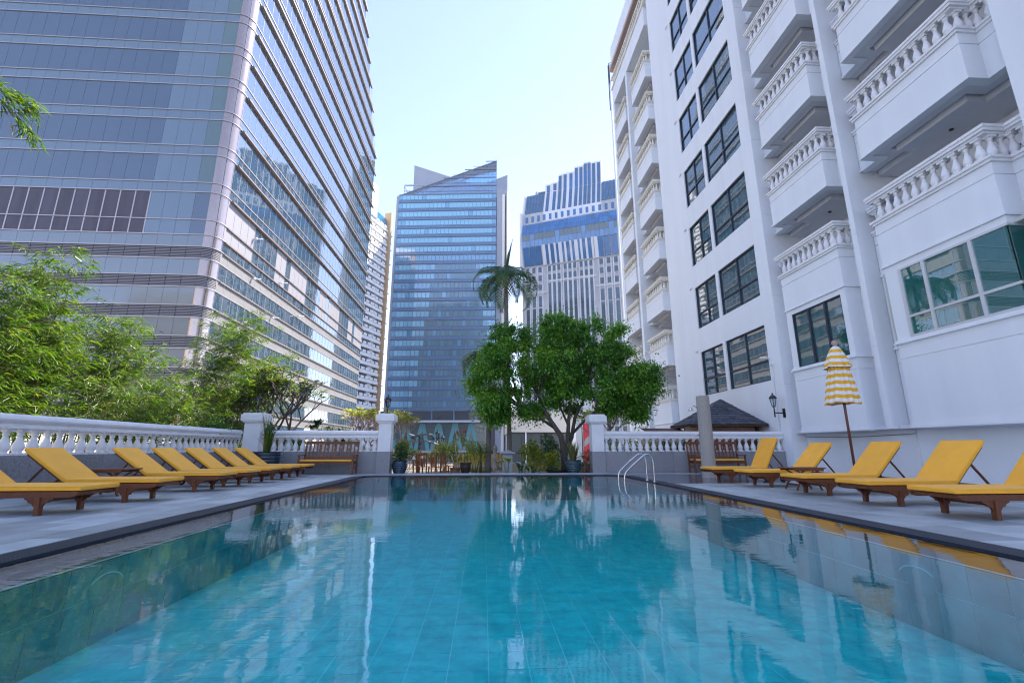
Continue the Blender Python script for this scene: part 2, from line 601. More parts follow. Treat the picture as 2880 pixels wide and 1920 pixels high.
# deck: bed of grout with the pavers laid on it, one structure
DECK = rrect(-9.35, 12.95, -9.0, 18.30, 0.0001)
mb = MB()
mb.add(*ring(DECK, rrect(PX0 - .02, PX1 + .02, PY0 - .02, PY1 + .02, 0.80), -1.2, -0.016))
deck = struct(mb.obj('pool_deck', GROUT, fix=True))
items = []
def pave(x0, x1, y0, y1, px, py, mat, along='y'):
    if along == 'y':
        nx = max(1, round((x1 - x0) / px))
        w = (x1 - x0) / nx
        for i in range(nx):
            y = y0 - (py * (0.5 if i % 2 else 0.0))
            while y < y1 - 0.02:
                a, b = max(y, y0), min(y + py, y1)
                if b - a > 0.06:
                    items.append((mat, (x0 + (i + .5) * w, (a + b) / 2, -0.0105 + random.uniform(-.0006, .0006)), (w - .008, b - a - .008, 0.019)))
                y += py
    else:
        ny = max(1, round((y1 - y0) / py))
        h = (y1 - y0) / ny
        for i in range(ny):
            x = x0 - (px * (0.5 if i % 2 else 0.0))
            while x < x1 - 0.02:
                a, b = max(x, x0), min(x + px, x1)
                if b - a > 0.06:
                    items.append((mat, ((a + b) / 2, y0 + (i + .5) * h, -0.0105 + random.uniform(-.0006, .0006)), (b - a - .005, h - .005, 0.019)))
                x += px
pave(-9.10, PX0 - .012, -6.0, 17.00, 0.42, 1.05, PAVER)
pave(PX1 + .012, 12.9, -6.0, 12.6, 0.60, 0.90, PAVER)
pave(PX1 + .012, 12.9, 12.6, 17.0, 0.60, 0.88, PAVERW)
pave(-9.10, 12.9, 17.012, 18.18, 0.90, 0.585, PAVER, 'x')
pieces('paver', deck, items, 300)
# filling of the two round corners of the deck
mb = MB()
for cx, a0, ex in ((PX0 + .8, 90, PX0), (PX1 - .8, 0, PX1)):
    arc = [(cx + .812 * math.cos(R(a0 + 90 * k / 8)), PY1 - .8 + .812 * math.sin(R(a0 + 90 * k / 8))) for k in range(9)]
    corner = (ex + (-.012 if ex < 0 else .012), PY1 + .012)
    mb.prism(arc + [corner] if a0 == 90 else [corner] + arc[::1], 'z', -0.02, -0.0015)
mb.obj('corner_paver', PAVER, deck, fix=True)

# overflow grate: ribs running along the edge
mb = MB()
n_r = 9
for k in range(n_r):
    a, b = k / n_r, (k + .72) / n_r
    o = [(p[0] + (q[0] - p[0]) * a, p[1] + (q[1] - p[1]) * a) for p, q in zip(OUT, INN)]
    i_ = [(p[0] + (q[0] - p[0]) * b, p[1] + (q[1] - p[1]) * b) for p, q in zip(OUT, INN)]
    mb.add(*ring(o, i_, -0.03, -0.004))
mb.add(*ring(OUT, INN, -0.06, -0.031))
struct(mb.obj('overflow_grate', GRATE, fix=True))

# submerged rim, pool walls and floor
LED9 = rrect(PX0 + .90, PX1 - .88, PY0 + .9, PY1 - .85, 0.06, 8)
mb = MB()
mb.add(*ring(rrect(PX0 + .30, PX1 - .30, PY0 + .30, PY1 - .30, 0.50), LED9, -0.20, -0.075))
struct(mb.obj('pool_rim', LEDGE, fix=True))
mb = MB()
mb.add(*ring(rrect(PX0 + .865, PX1 - .845, PY0 + .865, PY1 - .815, 0.09), rrect(PX0 + .9, PX1 - .88, PY0 + .9, PY1 - .85, 0.06, 8), -0.0745, -0.0705))
struct(mb.obj('pool_edge_trim', M('pale edge tile', (0.42, 0.66, 0.66), rough=.4), fix=True))
LX0, LX1, LY0, LY1 = PX0 + .90, PX1 - .88, PY0 + .9, PY1 - .85
FZ = -0.78
mb = MB()
mb.add(*ring(rrect(LX0 - .25, LX1 + .25, LY0 - .25, LY1 + .25, .0001), rrect(LX0 - .0015, LX1 + .0015, LY0 - .0015, LY1 + .0015, .0001), FZ - .1, -0.205))
mb.box(LX0 - .2, LX1 + .2, LY0 - .2, LY1 + .2, FZ - .2, FZ - .0025)
basin = struct(mb.obj('pool_basin', TGROUT, fix=True))
ti = []
tw = 0.325
nx = round((LX1 - LX0) / tw); wx = (LX1 - LX0) / nx
ny = round((LY1 - LY0) / tw); wy = (LY1 - LY0) / ny
for i in range(nx):
    for j in range(ny):
        ti.append((TILE, (LX0 + (i + .5) * wx, LY0 + (j + .5) * wy, FZ - .006), (wx - .007, wy - .007, .012)))
pieces('floor_tile', basin, ti, 300)
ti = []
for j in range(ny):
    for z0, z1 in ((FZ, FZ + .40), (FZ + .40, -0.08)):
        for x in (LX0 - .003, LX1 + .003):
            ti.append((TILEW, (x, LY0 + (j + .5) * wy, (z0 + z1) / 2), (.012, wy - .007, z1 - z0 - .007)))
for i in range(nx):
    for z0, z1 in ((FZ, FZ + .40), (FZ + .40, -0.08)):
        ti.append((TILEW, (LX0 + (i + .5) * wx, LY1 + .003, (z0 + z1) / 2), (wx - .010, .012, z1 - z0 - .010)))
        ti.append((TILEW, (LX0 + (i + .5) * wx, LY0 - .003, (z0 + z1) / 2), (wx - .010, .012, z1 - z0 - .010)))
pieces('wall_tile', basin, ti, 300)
# water sheet
WL = rrect(PX0 + .336, PX1 - .336, PY0 + .336, PY1 - .336, 0.464)
struct(MB().add([(p[0], p[1], -0.026) for p in WL], [tuple(range(len(WL)))]).obj('water', WATER))

# pool lights: pale half-sunk discs on the side walls
def pool_light(x, y, z, sgn, label):
    t = thing('pool_light', label, 'pool light', (x, y, z))
    prof = [(0.0, 0.012), (0.10, 0.011), (0.15, 0.008), (0.165, 0.0)]
    d = MB().lathe(prof[::-1], 24, close=False)
    o = d.obj('lens', TILEW, t)
    o.rotation_euler = (0, R(90) * sgn, 0)
    MB().tube([(.02 * sgn, .20 * math.cos(a), .11 * math.sin(a)) for a in np.linspace(R(15), R(150), 14)], .007, 6).obj('hood', TGROUT, t)
pool_light(LX0 + .006, 4.85, -0.30, 1, 'round white underwater lamp on the left pool wall')
pool_light(LX1 - .006, 4.62, -0.30, -1, 'round white underwater lamp on the right pool wall')

# ------------------------------------------------------------------ balustrades
BAL_PROF = [(0.095, 0.045), (0.075, 0.06), (0.10, 0.10), (0.112, 0.15), (0.10, 0.205), (0.068, 0.28), (0.047, 0.345), (0.044, 0.375), (0.062, 0.385), (0.062, 0.405), (0.05, 0.415), (0.085, 0.455)]
def baluster_mesh(h=0.51, s=1.0, mat=None, n=12, pl=0.115):
    k = h / 0.51
    m = MB()
    m.lathe([(r * s, z * k) for r, z in BAL_PROF], n, close=False)
    m.box(-pl * s, pl * s, -pl * s, pl * s, 0, 0.045 * k)
    m.box(-.098 * s, .098 * s, -.098 * s, .098 * s, 0.455 * k, h)
    return m.mesh('baluster', mat or WHITE)
BALM = baluster_mesh(s=.93)

def rail_prof():
    return [(-.14, 0.0), (.14, 0.0), (.14, .05), (.115, .06), (.115, .095), (.14, .11), (.165, .16), (.165, .19), (.14, .245), (.08, .28), (-.08, .28), (-.14, .245), (-.165, .19), (-.165, .16), (-.14, .11), (-.115, .095), (-.115, .06), (-.14, .05)]

def balustrade(label, p0, p1, n, z0=0.8, slabs=True, group='white balustrades round the pool'):
    p0, p1 = Vector((*p0, 0)), Vector((*p1, 0))
    L = (p1 - p0).length
    t = thing('balustrade', label, 'balustrade', p0, math.atan2(p1.y - p0.y, p1.x - p0.x), group)
    MB().box(0, L, -.14, .14, -.33, z0 - .012).obj('base_wall', GRANITE, t)
    ns = max(1, round(L / 0.9))
    for i in range(ns):
        put('granite_slab', unit_box(GRANITE), t, ((i + .5) * L / ns, 0, z0 / 2), scale=(L / ns - .006, .31, z0 - .004))
    for i in range(n):
        put('baluster', BALM, t, ((i + .5) * L / n, 0, z0))
    MB().prism([(y, z + z0 + .51) for y, z in rail_prof()], 'x', 0, L).obj('rail', WHITE, t, fix=True)
    return t

balustrade('white balustrade on dark granite behind the left row of loungers', (-9.22, -7.0), (-9.22, 18.05), 87)
balustrade('short white balustrade behind the left bench', (-8.42, 18.38), (-4.07, 18.38), 16)
balustrade('long white balustrade between gate pillar and hotel', (4.76, 18.38), (12.18, 18.38), 27)

def pier(label, x0, x1, y0, y1, zc=2.24):
    t = thing('gate_pillar', label, 'pillar', ((x0 + x1) / 2, (y0 + y1) / 2, 0), group='white pillars of the balustrade')
    w, d = (x1 - x0) / 2, (y1 - y0) / 2
    MB().box(-w - .02, w + .02, -d - .02, d + .02, -.33, .8).obj('granite_base', GRANITE, t, bevel=.006)
    MB().box(-w, w, -d, d, .8, 1.86).obj('shaft', WHITE, t, bevel=.008)
    m = MB()
    for o, a, b in ((.035, 1.86, 1.90), (.075, 1.90, 1.95), (.115, 1.95, zc - .06), (.06, zc - .06, zc)):
        m.box(-w - o, w + o, -d - o, d + o, a + .0005, b)
    m.obj('capital', WHITE, t, bevel=.006)
    return t
pier('white corner pillar where the two left balustrades meet', -9.06, -8.46, 18.10, 18.66)
pier('white pillar left of the garden opening beside the wooden bench', -4.05, -3.57, 18.14, 18.62)
pier('white pillar right of the garden opening beside the grass pot', 4.27, 4.75, 18.14, 18.62)

def lantern(par, z, s=1.0, x=0, y=0):
    """four-sided lantern, parts under PAR"""
    m = MB()
    m.lathe([(.018 * s, 0), (.018 * s, .05 * s), (.05 * s, .06 * s), (.055 * s, .085 * s)], 6, (x, y, z), smooth=False)
    top = z + .31 * s
    for k in range(6):
        a = 2 * PI * k / 6
        m.tube([(x + .052 * s * math.cos(a), y + .052 * s * math.sin(a), z + .085 * s), (x + .098 * s * math.cos(a), y + .098 * s * math.sin(a), top)], .0075 * s, 4)
    m.lathe([(.12 * s, 0), (.125 * s, .015 * s), (.10 * s, .05 * s), (.055 * s, .10 * s), (.02 * s, .115 * s), (.02 * s, .135 * s), (.028 * s, .15 * s), (.004, .185 * s)], 6, (x, y, top), smooth=False)
    m.obj('lantern_frame', IRON, par)
    MB().lathe([(.048 * s, .085 * s), (.09 * s, .31 * s)], 6, (x, y, z), smooth=False).obj('lantern_glass', LAMPG, par)

for x, y, lab in ((-8.76, 18.38, 'black lantern on the left corner pillar'), (-3.81, 18.38, 'black lantern on the pillar left of the garden opening'), (4.51, 18.38, 'black lantern on the pillar right of the garden opening')):
    t = thing('pillar_lantern', lab, 'lantern', (x, y, 2.24), group='black lanterns on the pillars')
    MB().lathe([(.10, 0), (.10, .02), (.03, .05), (.024, .17), (.04, .19)], 10).obj('stem', IRON, t)
    lantern(t, .19, 1.15)
# ------------------------------------------------------------------ sun loungers (local +x = foot end)
def make_lounger(ang, name='sun_lounger'):
    t = thing(name, '-', 'sun lounger', (0, 0, 0))
    W = 0.72
    hw = W / 2
    # side rails with a swept-up nose at the foot end
    for s in (-1, 1):
        y0, y1 = s * hw - .018, s * hw + .018
        poly = [(-0.80, .245), (1.46, .245), (1.54, .262), (1.575, .29), (1.575, .325), (-0.80, .325)]
        MB().prism(poly, 'y', y0, y1).obj('side_rail', TEAK, t, bevel=.004, fix=True)
    m = MB()
    m.box(1.50, 1.535, -hw + .018, hw - .018, .268, .322)
    m.obj('foot_rail', TEAK, t, bevel=.004)
    MB().box(-.80, -.765, -hw + .018, hw - .018, .25, .32).obj('head_rail', TEAK, t, bevel=.004)
    for k in range(13):
        x = 0.03 + k * 0.113
        put('slat', unit_box(TEAK), t, (x + .045, 0, .318), scale=(.085, W - .04, .014))
    # front legs with curved brackets, rear legs with wheels
    for s in (-1, 1):
        y = s * (hw - .005)
        lg = MB().bar((1.07, y, 0), (1.05, y, .25), .062, .075, (0, 1, 0), .07, .085).obj('leg', TEAK, t, bevel=.004)
        br = MB()
        for d in (-1, 1):
            prof = [(0.03, .245), (0.20, .245), (0.195, .225), (0.15, .21), (0.125, .175), (0.085, .165), (0.06, .13), (0.03, .12)]
            br.prism([(1.052 + d * a, z) for a, z in prof], 'y', y - .017, y + .017)
        br.obj('bracket', TEAK, lg, fix=True)
        rl = MB().bar((-.52, y, .05), (-.50, y, .25), .05, .06, (0, 1, 0)).obj('leg', TEAK, t, bevel=.004)
        w = MB().lathe([(.02, -.022), (.085, -.022), (.095, -.012), (.095, .012), (.085, .022), (.02, .022)], 20)
        wo_ = w.obj('wheel', RUBBER, t)
        wo_.location = (-.42, s * (hw + .045), .095)
        wo_.rotation_euler = (R(90), 0, 0)
    m = MB().bar((1.05, -hw, .20), (1.05, hw, .20), .03, .05).obj('cross_rail', TEAK, t)
    # raised back
    c, s_ = math.cos(ang), math.sin(ang)
    for y in (-hw + .05, hw - .05):
        MB().bar((-.005, y, .315), (-.005 - .90 * c, y, .315 + .90 * s_), .035, .05, (0, 1, 0)).obj('back_rail', TEAK, t, bevel=.004)
    for k in range(8):
        a = .06 + k * .112
        put('back_slat', unit_box(TEAK), t, (-a * c + .022 * s_ , 0, .32 + a * s_ + .022 * c), rot=(0, ang, 0), scale=(.085, W - .08, .014))
    # prop that holds the back up
    a = .55
    px, pz = -a * c, .30 + a * s_
    fx = max(-.78, px - (pz - .29) * .75)
    for y in (-hw + .07, hw - .07):
        MB().bar((px, y, pz), (fx, y, .30), .026, .034, (0, 1, 0)).obj('prop', TEAK, t)
    MB().bar((fx, -hw + .03, .30), (fx, hw - .03, .30), .03, .03).obj('prop_bar', TEAK, t)
    # cushions
    cw = W / 2 + .012
    m = MB().box(.0, 1.60, -cw, cw, .336, .408)
    seatc = m.obj('seat_cushion', CUSHION, t, bevel=.022, seg=3)
    L = .965
    m = MB()
    m.box(0, L, -cw, cw, -.072, 0)
    b = m.obj('back_cushion', CUSHION, t, bevel=.022, seg=3)
    b.location = (-.012, 0, .345)
    b.rotation_euler = (0, -(PI - ang), 0)
    # piping seams along the cushion edges
    sm = MB()
    for z in (.346, .398):
        sm.tube([(.02, -cw - .001, z), (1.58, -cw - .001, z)], .0045, 5)
        sm.tube([(.02, cw + .001, z), (1.58, cw + .001, z)], .0045, 5)
    sm.obj('piping', CUSHION, seatc)
    return t

HX_L, HX_R = -7.44, 7.98
low = make_lounger(R(35))
left = [(7.67, 'nearest lounger of the left row, its back cut off by the picture edge'),
        (9.25, 'second lounger of the left row, between the nearest one and the low side table'),
        (11.25, 'third lounger of the left row, just beyond the low side table'),
        (12.52, 'fourth lounger of the left row, middle of the seven'),
        (13.80, 'fifth lounger of the left row, third from the blue pot'),
        (15.06, 'sixth lounger of the left row, second from the blue pot'),
        (16.32, 'farthest lounger of the left row, beside the big blue pot')]
for i, (y, lab) in enumerate(left):
    if i == 0:
        low.location = (HX_L, y, 0)
        low['label'], low['group'] = lab, 'yellow cushioned loungers along the pool'
    else:
        copy_tree(low, (HX_L + random.uniform(-.03, .03), y, 0), R(random.uniform(-.8, .8)), lab)
mid = make_lounger(R(46))
mid['group'] = low['group']
right = [(6.45, 'nearest lounger of the right row, its back cut off by the picture edge'),
         (7.93, 'second lounger of the right row, next to the nearest one'),
         (9.62, 'third lounger of the right row, in front of the closed parasol'),
         (11.70, 'fourth lounger of the right row, behind the small folding side table')]
for i, (y, lab) in enumerate(right):
    if i == 0:
        mid.location = (HX_R, y, 0)
        mid.rotation_euler = (0, 0, PI)
        mid['label'] = lab
    else:
        copy_tree(mid, (HX_R + (.02, .10, .20)[i - 1], y, 0), PI + R(random.uniform(-.8, .8)), lab)
up = make_lounger(R(63))
up.location, up.rotation_euler = (8.06, 13.35, 0), (0, 0, PI)
up['label'], up['group'] = 'farthest lounger of the right row, steepest back, in front of the shower column', low['group']

# ------------------------------------------------------------------ folding side tables
def side_table(label, x, y, rz, z=.48):
    t = thing('side_table', label, 'side table', (x, y, 0), rz, 'small wooden side tables between loungers')
    for k in range(6):
        put('slat', unit_box(TEAK), t, (-.36 + .072 + k * .115, 0, z - .012), scale=(.105, .50, .022))
    m = MB()
    m.box(-.40, -.335, -.27, .27, z - .026, z + .001); m.box(.335, .40, -.27, .27, z - .026, z + .001)
    m.box(-.335, .335, -.29, -.255, z - .075, z - .024); m.box(-.335, .335, .255, .29, z - .075, z - .024)
    m.obj('apron', TEAK, t, bevel=.003)
    for s in (-1, 1):
        pts = [(-.30 * s, 0, 0), (-.22 * s, 0, .16), (0, 0, .30), (.24 * s, 0, z - .07)]
        for yy in (-.22 * (1 if s > 0 else .88), .22 * (1 if s > 0 else .88)):
            m = MB()
            for a, b in zip(pts, pts[1:]):
                m.bar((a[0], yy, a[2]), (b[0], yy, b[2]), .024, .042, (0, 1, 0))
            m.obj('leg', TEAK, t)
    m = MB()
    m.box(-.25, -.22, -.21, .21, .10, .135); m.box(.22, .25, -.18, .18, .10, .135)
    m.obj('stretcher', TEAKD, t)
side_table('low dark side table between the second and third loungers on the left', -7.62, 10.22, R(4), .53)
side_table('folding wooden side table between the third and fourth loungers on the right', 7.46, 10.66, R(-3), .50)

# ------------------------------------------------------------------ benches
def bench(label, x, y, rz, w=1.92):
    t = thing('garden_bench', label, 'bench', (x, y, 0), rz, 'wooden benches with yellow seat pads')
    h = w / 2                               # faces -y
    for s in (-1, 1):
        MB().bar((s * h, -.30, 0), (s * h, -.30, .66), .062, .062).obj('leg', TEAK, t, bevel=.004)
        MB().bar((s * h, .24, 0), (s * h, .24, .46), .058, .058).obj('leg', TEAK, t, bevel=.004)
        MB().bar((s * h, .24, .44), (s * h, .37, 1.17), .058, .05).obj('back_post', TEAK, t, bevel=.004)
        MB().box(s * h - .05, s * h + .05, -.36, .29, .66, .69).obj('armrest', TEAK, t, bevel=.006)
        MB().bar((s * h, -.30, .22), (s * h, .24, .22), .03, .05).obj('side_stretcher', TEAK, t)
    MB().box(-h + .03, h - .03, -.325, -.29, .36, .45).obj('seat_rail', TEAK, t, bevel=.004)
    MB().box(-h + .03, h - .03, .225, .255, .37, .44).obj('seat_rail', TEAK, t, bevel=.004)
    for k in range(5):
        put('seat_slat', unit_box(TEAK), t, (0, -.25 + k * .115, .452), scale=(w - .06, .095, .02))
    tilt = math.atan2(.13, .73)
    def bp(z): return .24 + (z - .44) * .178
    MB().bar((-h - .02, bp(1.13), 1.13), (h + .02, bp(1.13), 1.13), .05, .11).obj('top_rail', TEAK, t, bevel=.008)
    MB().bar((-h, bp(.58), .58), (h, bp(.58), .58), .035, .07).obj('lower_rail', TEAK, t, bevel=.004)
    n = 13
    for k in range(n):
        x_ = -h + (k + 1) * w / (n + 1)
        put('back_slat', unit_box(TEAK), t, (x_, bp(.84), .84), rot=(-tilt, 0, 0), scale=(.052, .016, .50))
    MB().box(-h + .04, h - .04, -.34, .20, .463, .515).obj('seat_cushion', CUSHION, t, bevel=.018, seg=3)
    return t
bench('wooden bench left of the pool against the short balustrade', -5.70, 17.72, 0)
bench('wooden bench partly behind the round shower column on the right', 9.05, 17.78, R(-2), 1.96)

# ------------------------------------------------------------------ closed parasol
t = thing('parasol', 'closed parasol in yellow and white stripes on a wooden pole', 'parasol', (9.06, 11.0, 0))
MB().lathe([(.30, 0), (.30, .05), (.24, .085), (.06, .10), (.05, .34), (.03, .36)], 20).obj('base', M('cast base', (.09, .09, .095), rough=.7), t)
POLE = M('parasol pole', (0.17, 0.058, 0.03), rough=0.4, noise=(5, .3))
MB().tube([(0, 0, .06), (0, 0, 3.42)], .030, 12).obj('pole', POLE, t)
STRIPE = bpy.data.materials.new('striped canvas')
STRIPE.use_nodes = True
nt = STRIPE.node_tree
b = nt.nodes['Principled BSDF']
b.inputs['Roughness'].default_value = .8
uv = nt.nodes.new('ShaderNodeAttribute'); uv.attribute_name = 'slant'
mt = nt.nodes.new('ShaderNodeMath'); mt.operation = 'MULTIPLY'; mt.inputs[1].default_value = 1 / .185
nt.links.new(uv.outputs['Fac'], mt.inputs[0])
fr = nt.nodes.new('ShaderNodeMath'); fr.operation = 'FRACT'
nt.links.new(mt.outputs[0], fr.inputs[0])
gt = nt.nodes.new('ShaderNodeMath'); gt.operation = 'GREATER_THAN'; gt.inputs[1].default_value = .5
nt.links.new(fr.outputs[0], gt.inputs[0])
mx = nt.nodes.new('ShaderNodeMix'); mx.data_type = 'RGBA'
nt.links.new(gt.outputs[0], mx.inputs[0])
mx.inputs[6].default_value = (.80, .79, .76, 1)
mx.inputs[7].default_value = (.80, .43, .025, 1)
nt.links.new(mx.outputs[2], b.inputs['Base Color'])
def canopy(z_top, z_bot, r_top, r_bot, folds, depth, twist, name, lean=0.0, sag=0.0):
    n, rows = 96, 22
    vs, sl, fs = [], [], []
    for i in range(rows + 1):
        f = i / rows
        for k in range(n):
            a = 2 * PI * k / n
            dp = depth * (0.25 + 0.75 * f)
            fold = abs(math.sin(a * folds / 2 + twist * f)) ** 0.8 - .45 + .35 * math.sin(a * 3 + 1.3 + f) * .6
            r = r_top + (r_bot - r_top) * (f ** .62) 
            r *= 1 + dp * fold
            z = z_top + (z_bot - z_top) * f + sag * f * math.sin(a * 2 + .6) + .012 * f * math.sin(a * folds / 2 + .5)
            vs.append((r * math.cos(a) + lean * f * f, r * math.sin(a), z))
            sl.append((z_top - z_bot) * f * 1.04)
    for i in range(rows):
        for k in range(n):
            k2 = (k + 1) % n
            fs.append((i * n + k, (i + 1) * n + k, (i + 1) * n + k2, i * n + k2))
    m = MB(); m.smooth = True
    m.add(vs, fs)
    o = m.obj(name, STRIPE, t)
    at = o.data.attributes.new('slant', 'FLOAT', 'POINT')
    at.data.foreach_set('value', sl)
    return o
canopy(3.38, 2.02, .09, .34, 14, .30, .7, 'canopy', lean=-.04, sag=.012)
canopy(3.50, 2.93, .05, .29, 8, .26, .2, 'top_vent', lean=-.02, sag=.015)
MB().lathe([(.03, 3.42), (.045, 3.48), (.04, 3.52), (.06, 3.54), (.07, 3.58), (.062, 3.63), (.03, 3.655)], 14).obj('finial', M('bleached wood', (.42, .30, .25), rough=.7), t)
MB().tube([(.18, .2, 2.72), (.0, .21, 2.70), (-.2, .12, 2.71), (-.22, -.1, 2.73), (0, -.23, 2.72), (.2, -.1, 2.72), (.18, .2, 2.72)], .012, 6).obj('tie', STRIPE, t)

# ------------------------------------------------------------------ shower column
t = thing('shower_column', 'round speckled concrete column with a shower head on its left', 'shower', (7.42, 15.12, 0))
MB().lathe([(.235, 0), (.225, .02), (.212, 2.60), (.205, 2.655), (.15, 2.665)], 32).obj('column', CONCRETE, t)
MB().tube([(-.20, 0, 2.25), (-.30, 0, 2.32), (-.38, 0, 2.31), (-.43, 0, 2.24)], .016, 8).obj('shower_arm', STEEL, t)
MB().lathe([(.02, 0), (.035, -.03), (.075, -.06), (.08, -.085), (.06, -.09)], 14, (-.44, 0, 2.25)).obj('shower_head', STEEL, t)
MB().tube([(-.22, 0, 1.36), (-.29, 0, 1.36), (-.31, 0, 1.33)], .02, 8).obj('tap', STEEL, t)

# ------------------------------------------------------------------ pool ladder
t = thing('pool_ladder', 'stainless steel pool ladder with two bent handrails', 'ladder', (4.30, 13.60, 0))
for y in (-.30, .30):
    pts = [(.59, y, -.02), (.59, y, .36), (.585, y, .58), (.53, y, .72), (.41, y, .775), (.29, y, .72), (-.20, y, .31), (-.27, y, .18), (-.28, y, .0), (-.28, y, -.62)]
    cur = [Vector(p) for p in pts]
    for _ in range(2):                      # round the bends
        nw = [cur[0]]
        for a, b in zip(cur, cur[1:]):
            nw += [a.lerp(b, .25), a.lerp(b, .75)]
        nw.append(cur[-1]); cur = nw
    MB().tube(cur, .021, 12).obj('handrail', STEEL, t)
    MB().lathe([(.05, 0), (.05, .012), (.03, .03)], 14, (.59, y, -.004)).obj('floor_flange', STEEL, t)
for z in (-.18, -.42):
    MB().box(-.31, -.22, -.28, .28, z, z + .03).obj('step', STEEL, t)

# ------------------------------------------------------------------ pots with plants
def ribbed_pot(par, prof, mat, ribs=7, n=28):
    ps = []
    for i in range(len(prof) - 1):
        (r0, z0), (r1, z1) = prof[i], prof[i + 1]
        k = max(2, int(abs(z1 - z0) / .012))
        for j in range(k):
            f = j / k
            ps.append((r0 + (r1 - r0) * f, z0 + (z1 - z0) * f))
    ps.append(prof[-1])
    zs = [p[1] for p in ps]
    H = max(zs)
    q = [(r + (.011 * math.sin(z / H * ribs * 2 * PI) if .06 * H < z < .9 * H else 0), z) for r, z in ps]
    MB().lathe(q, n, close=False).obj('pot', mat, par)
    rr = prof[-1][0]
    MB().lathe([(.001, H - .06), (rr - .02, H - .06)], n, close=False).obj('soil', SOIL, par)

def strap_plant(par, n, h, spread, mat, w=.03, z=0, name='leaf', cx=0, cy=0, arch=.5, seed=1):
    """arching strap leaves, each a bent strip; the biggest are objects of their own only when few"""
    rg = random.Random(seed)
    m = MB(); m.smooth = True
    rnd = []
    for i in range(n):
        a = rg.uniform(0, 2 * PI)
        hh = h * rg.uniform(.6, 1.05)
        sp = spread * rg.uniform(.3, 1.0)
        ww = w * rg.uniform(.7, 1.2)
        ox, oy = cx + rg.uniform(-.1, .1), cy + rg.uniform(-.1, .1)
        k = 6
        vs = []
        for j in range(k + 1):
            f = j / k
            rad = sp * (f ** 1.6)
            zz = z + hh * (f - arch * sp / max(h, .1) * f ** 3)
            wd = ww * (1 - f ** 2) * (.55 + .9 * min(f * 3, 1) * .5) + .001
            px, py = ox + rad * math.cos(a), oy + rad * math.sin(a)
            vs += [(px - math.sin(a) * wd, py + math.cos(a) * wd, zz), (px + math.sin(a) * wd, py - math.cos(a) * wd, zz)]
        m.add(vs, [(2 * j, 2 * j + 1, 2 * j + 3, 2 * j + 2) for j in range(k)])
        rnd += [rg.random()] * k
    o = m.obj(name, mat, par)
    at = o.data.attributes.new('rnd', 'FLOAT', 'FACE')
    at.data.foreach_set('value', rnd)
    return o

def leaf_ball(par, name, centers, n, mat, size, w, spread, seed, flat=.8, droop=.35, fold=.25):
    """clumps of small leaves scattered round the given centres"""
    g = np.random.default_rng(seed)
    c = np.array(centers, dtype=float)
    idx = g.integers(0, len(c), n)
    d = g.normal(size=(n, 3))
    d /= np.linalg.norm(d, axis=1, keepdims=True)
    r = spread * g.uniform(.35, 1.0, (n, 1)) ** .6
    if hasattr(spread, '__len__'):         # soft-edged clumps
        r = np.asarray(spread)[idx][:, None] * np.clip(np.abs(g.normal(0, .72, (n, 1))), .15, 2.1)
    off = d * r
    off[:, 2] *= flat
    p = c[idx] + off
    dirs = d * .7 + g.normal(size=(n, 3)) * .6
    dirs[:, 2] -= droop
    nor = d * .5 + np.array([0, 0, .8]) + g.normal(size=(n, 3)) * .35
    me = leaves_mesh(name, p, dirs, nor, size * g.uniform(.7, 1.3, n), w * g.uniform(.7, 1.25, n), mat, np.clip(.55 * g.random(len(c))[idx] + .45 * g.random(n), 0, 1), fold)
    return put(name, me, par)

t = thing('planter', 'wide blue glazed pot with tall thin reeds in the left corner', 'planter', (-7.74, 17.25, 0))
ribbed_pot(t, [(.30, 0), (.36, .10), (.47, .45), (.50, .70), (.485, .77), (.52, .80)], BLUEPOT, 7, 36)
strap_plant(t, 130, 1.55, .42, LF_DARK, .008, .72, 'reed', seed=5, arch=.25)
m = strap_plant(t, 60, 1.1, .30, LF_BAMB, .012, .72, 'reed', seed=6, arch=.3)
strap_plant(t, 26, 1.2, 1.15, LF_GREY, .007, .72, 'dry_stalk', seed=8, arch=.45)

t = thing('planter', 'blue ribbed pot with a dark bushy plant left of the garden opening', 'planter', (-3.22, 18.62 - .22, 0))
ribbed_pot(t, [(.20, -.03), (.235, .03), (.30, .22), (.305, .34), (.27, .42), (.295, .455)], BLUEPOT, 7)
leaf_ball(t, 'foliage', [(0, 0, .55), (.08, .05, .72), (-.10, 0, .62), (.1, 0, .6), (0, 0, .85), (-.05, .05, 1.0)], 520, LF_DARK, .12, .035, .17, 21)
MB().tube([(0, 0, .38), (.02, 0, .7), (-.03, .02, 1.02)], .012, 6).obj('stem', BARK, t)

t = thing('planter', 'teal ribbed pot with spiky strap leaves right of the garden opening', 'planter', (3.54, 18.40, 0))
ribbed_pot(t, [(.22, -.03), (.25, .03), (.325, .24), (.335, .36), (.30, .43), (.335, .47)], TEALPOT, 7)
strap_plant(t, 120, .88, .34, LF_GREY, .022, .40, 'strap_leaf', seed=9, arch=.25)

# little plastic bottle left standing on the granite between balusters
t = thing('water_bottle', 'small clear water bottle with blue label standing between balusters', 'bottle', (5.52, 18.245, .80))
MB().lathe([(.03, 0), (.032, .05), (.032, .15), (.014, .19), (.013, .205)], 12).obj('bottle_body', LAMPG, t)
MB().lathe([(.033, .07), (.033, .13)], 12, close=False).obj('bottle_label', M('blue label', (.05, .2, .5)), t)
MB().lathe([(.015, .205), (.015, .22)], 10).obj('cap', M('blue cap', (.08, .25, .6)), t)
# ------------------------------------------------------------------ hotel on the right (local x = distance behind the front plane)
HX = 12.2
ST = 3.80
hotel = thing('hotel', 'white hotel block with stacked balustraded balconies right of the pool', 'building', (HX, 0, 0))
HB = Matrix.Translation((HX, 0, 0))
DB = 2.3                                  # depth of the balcony back wall
TOP = 40.2

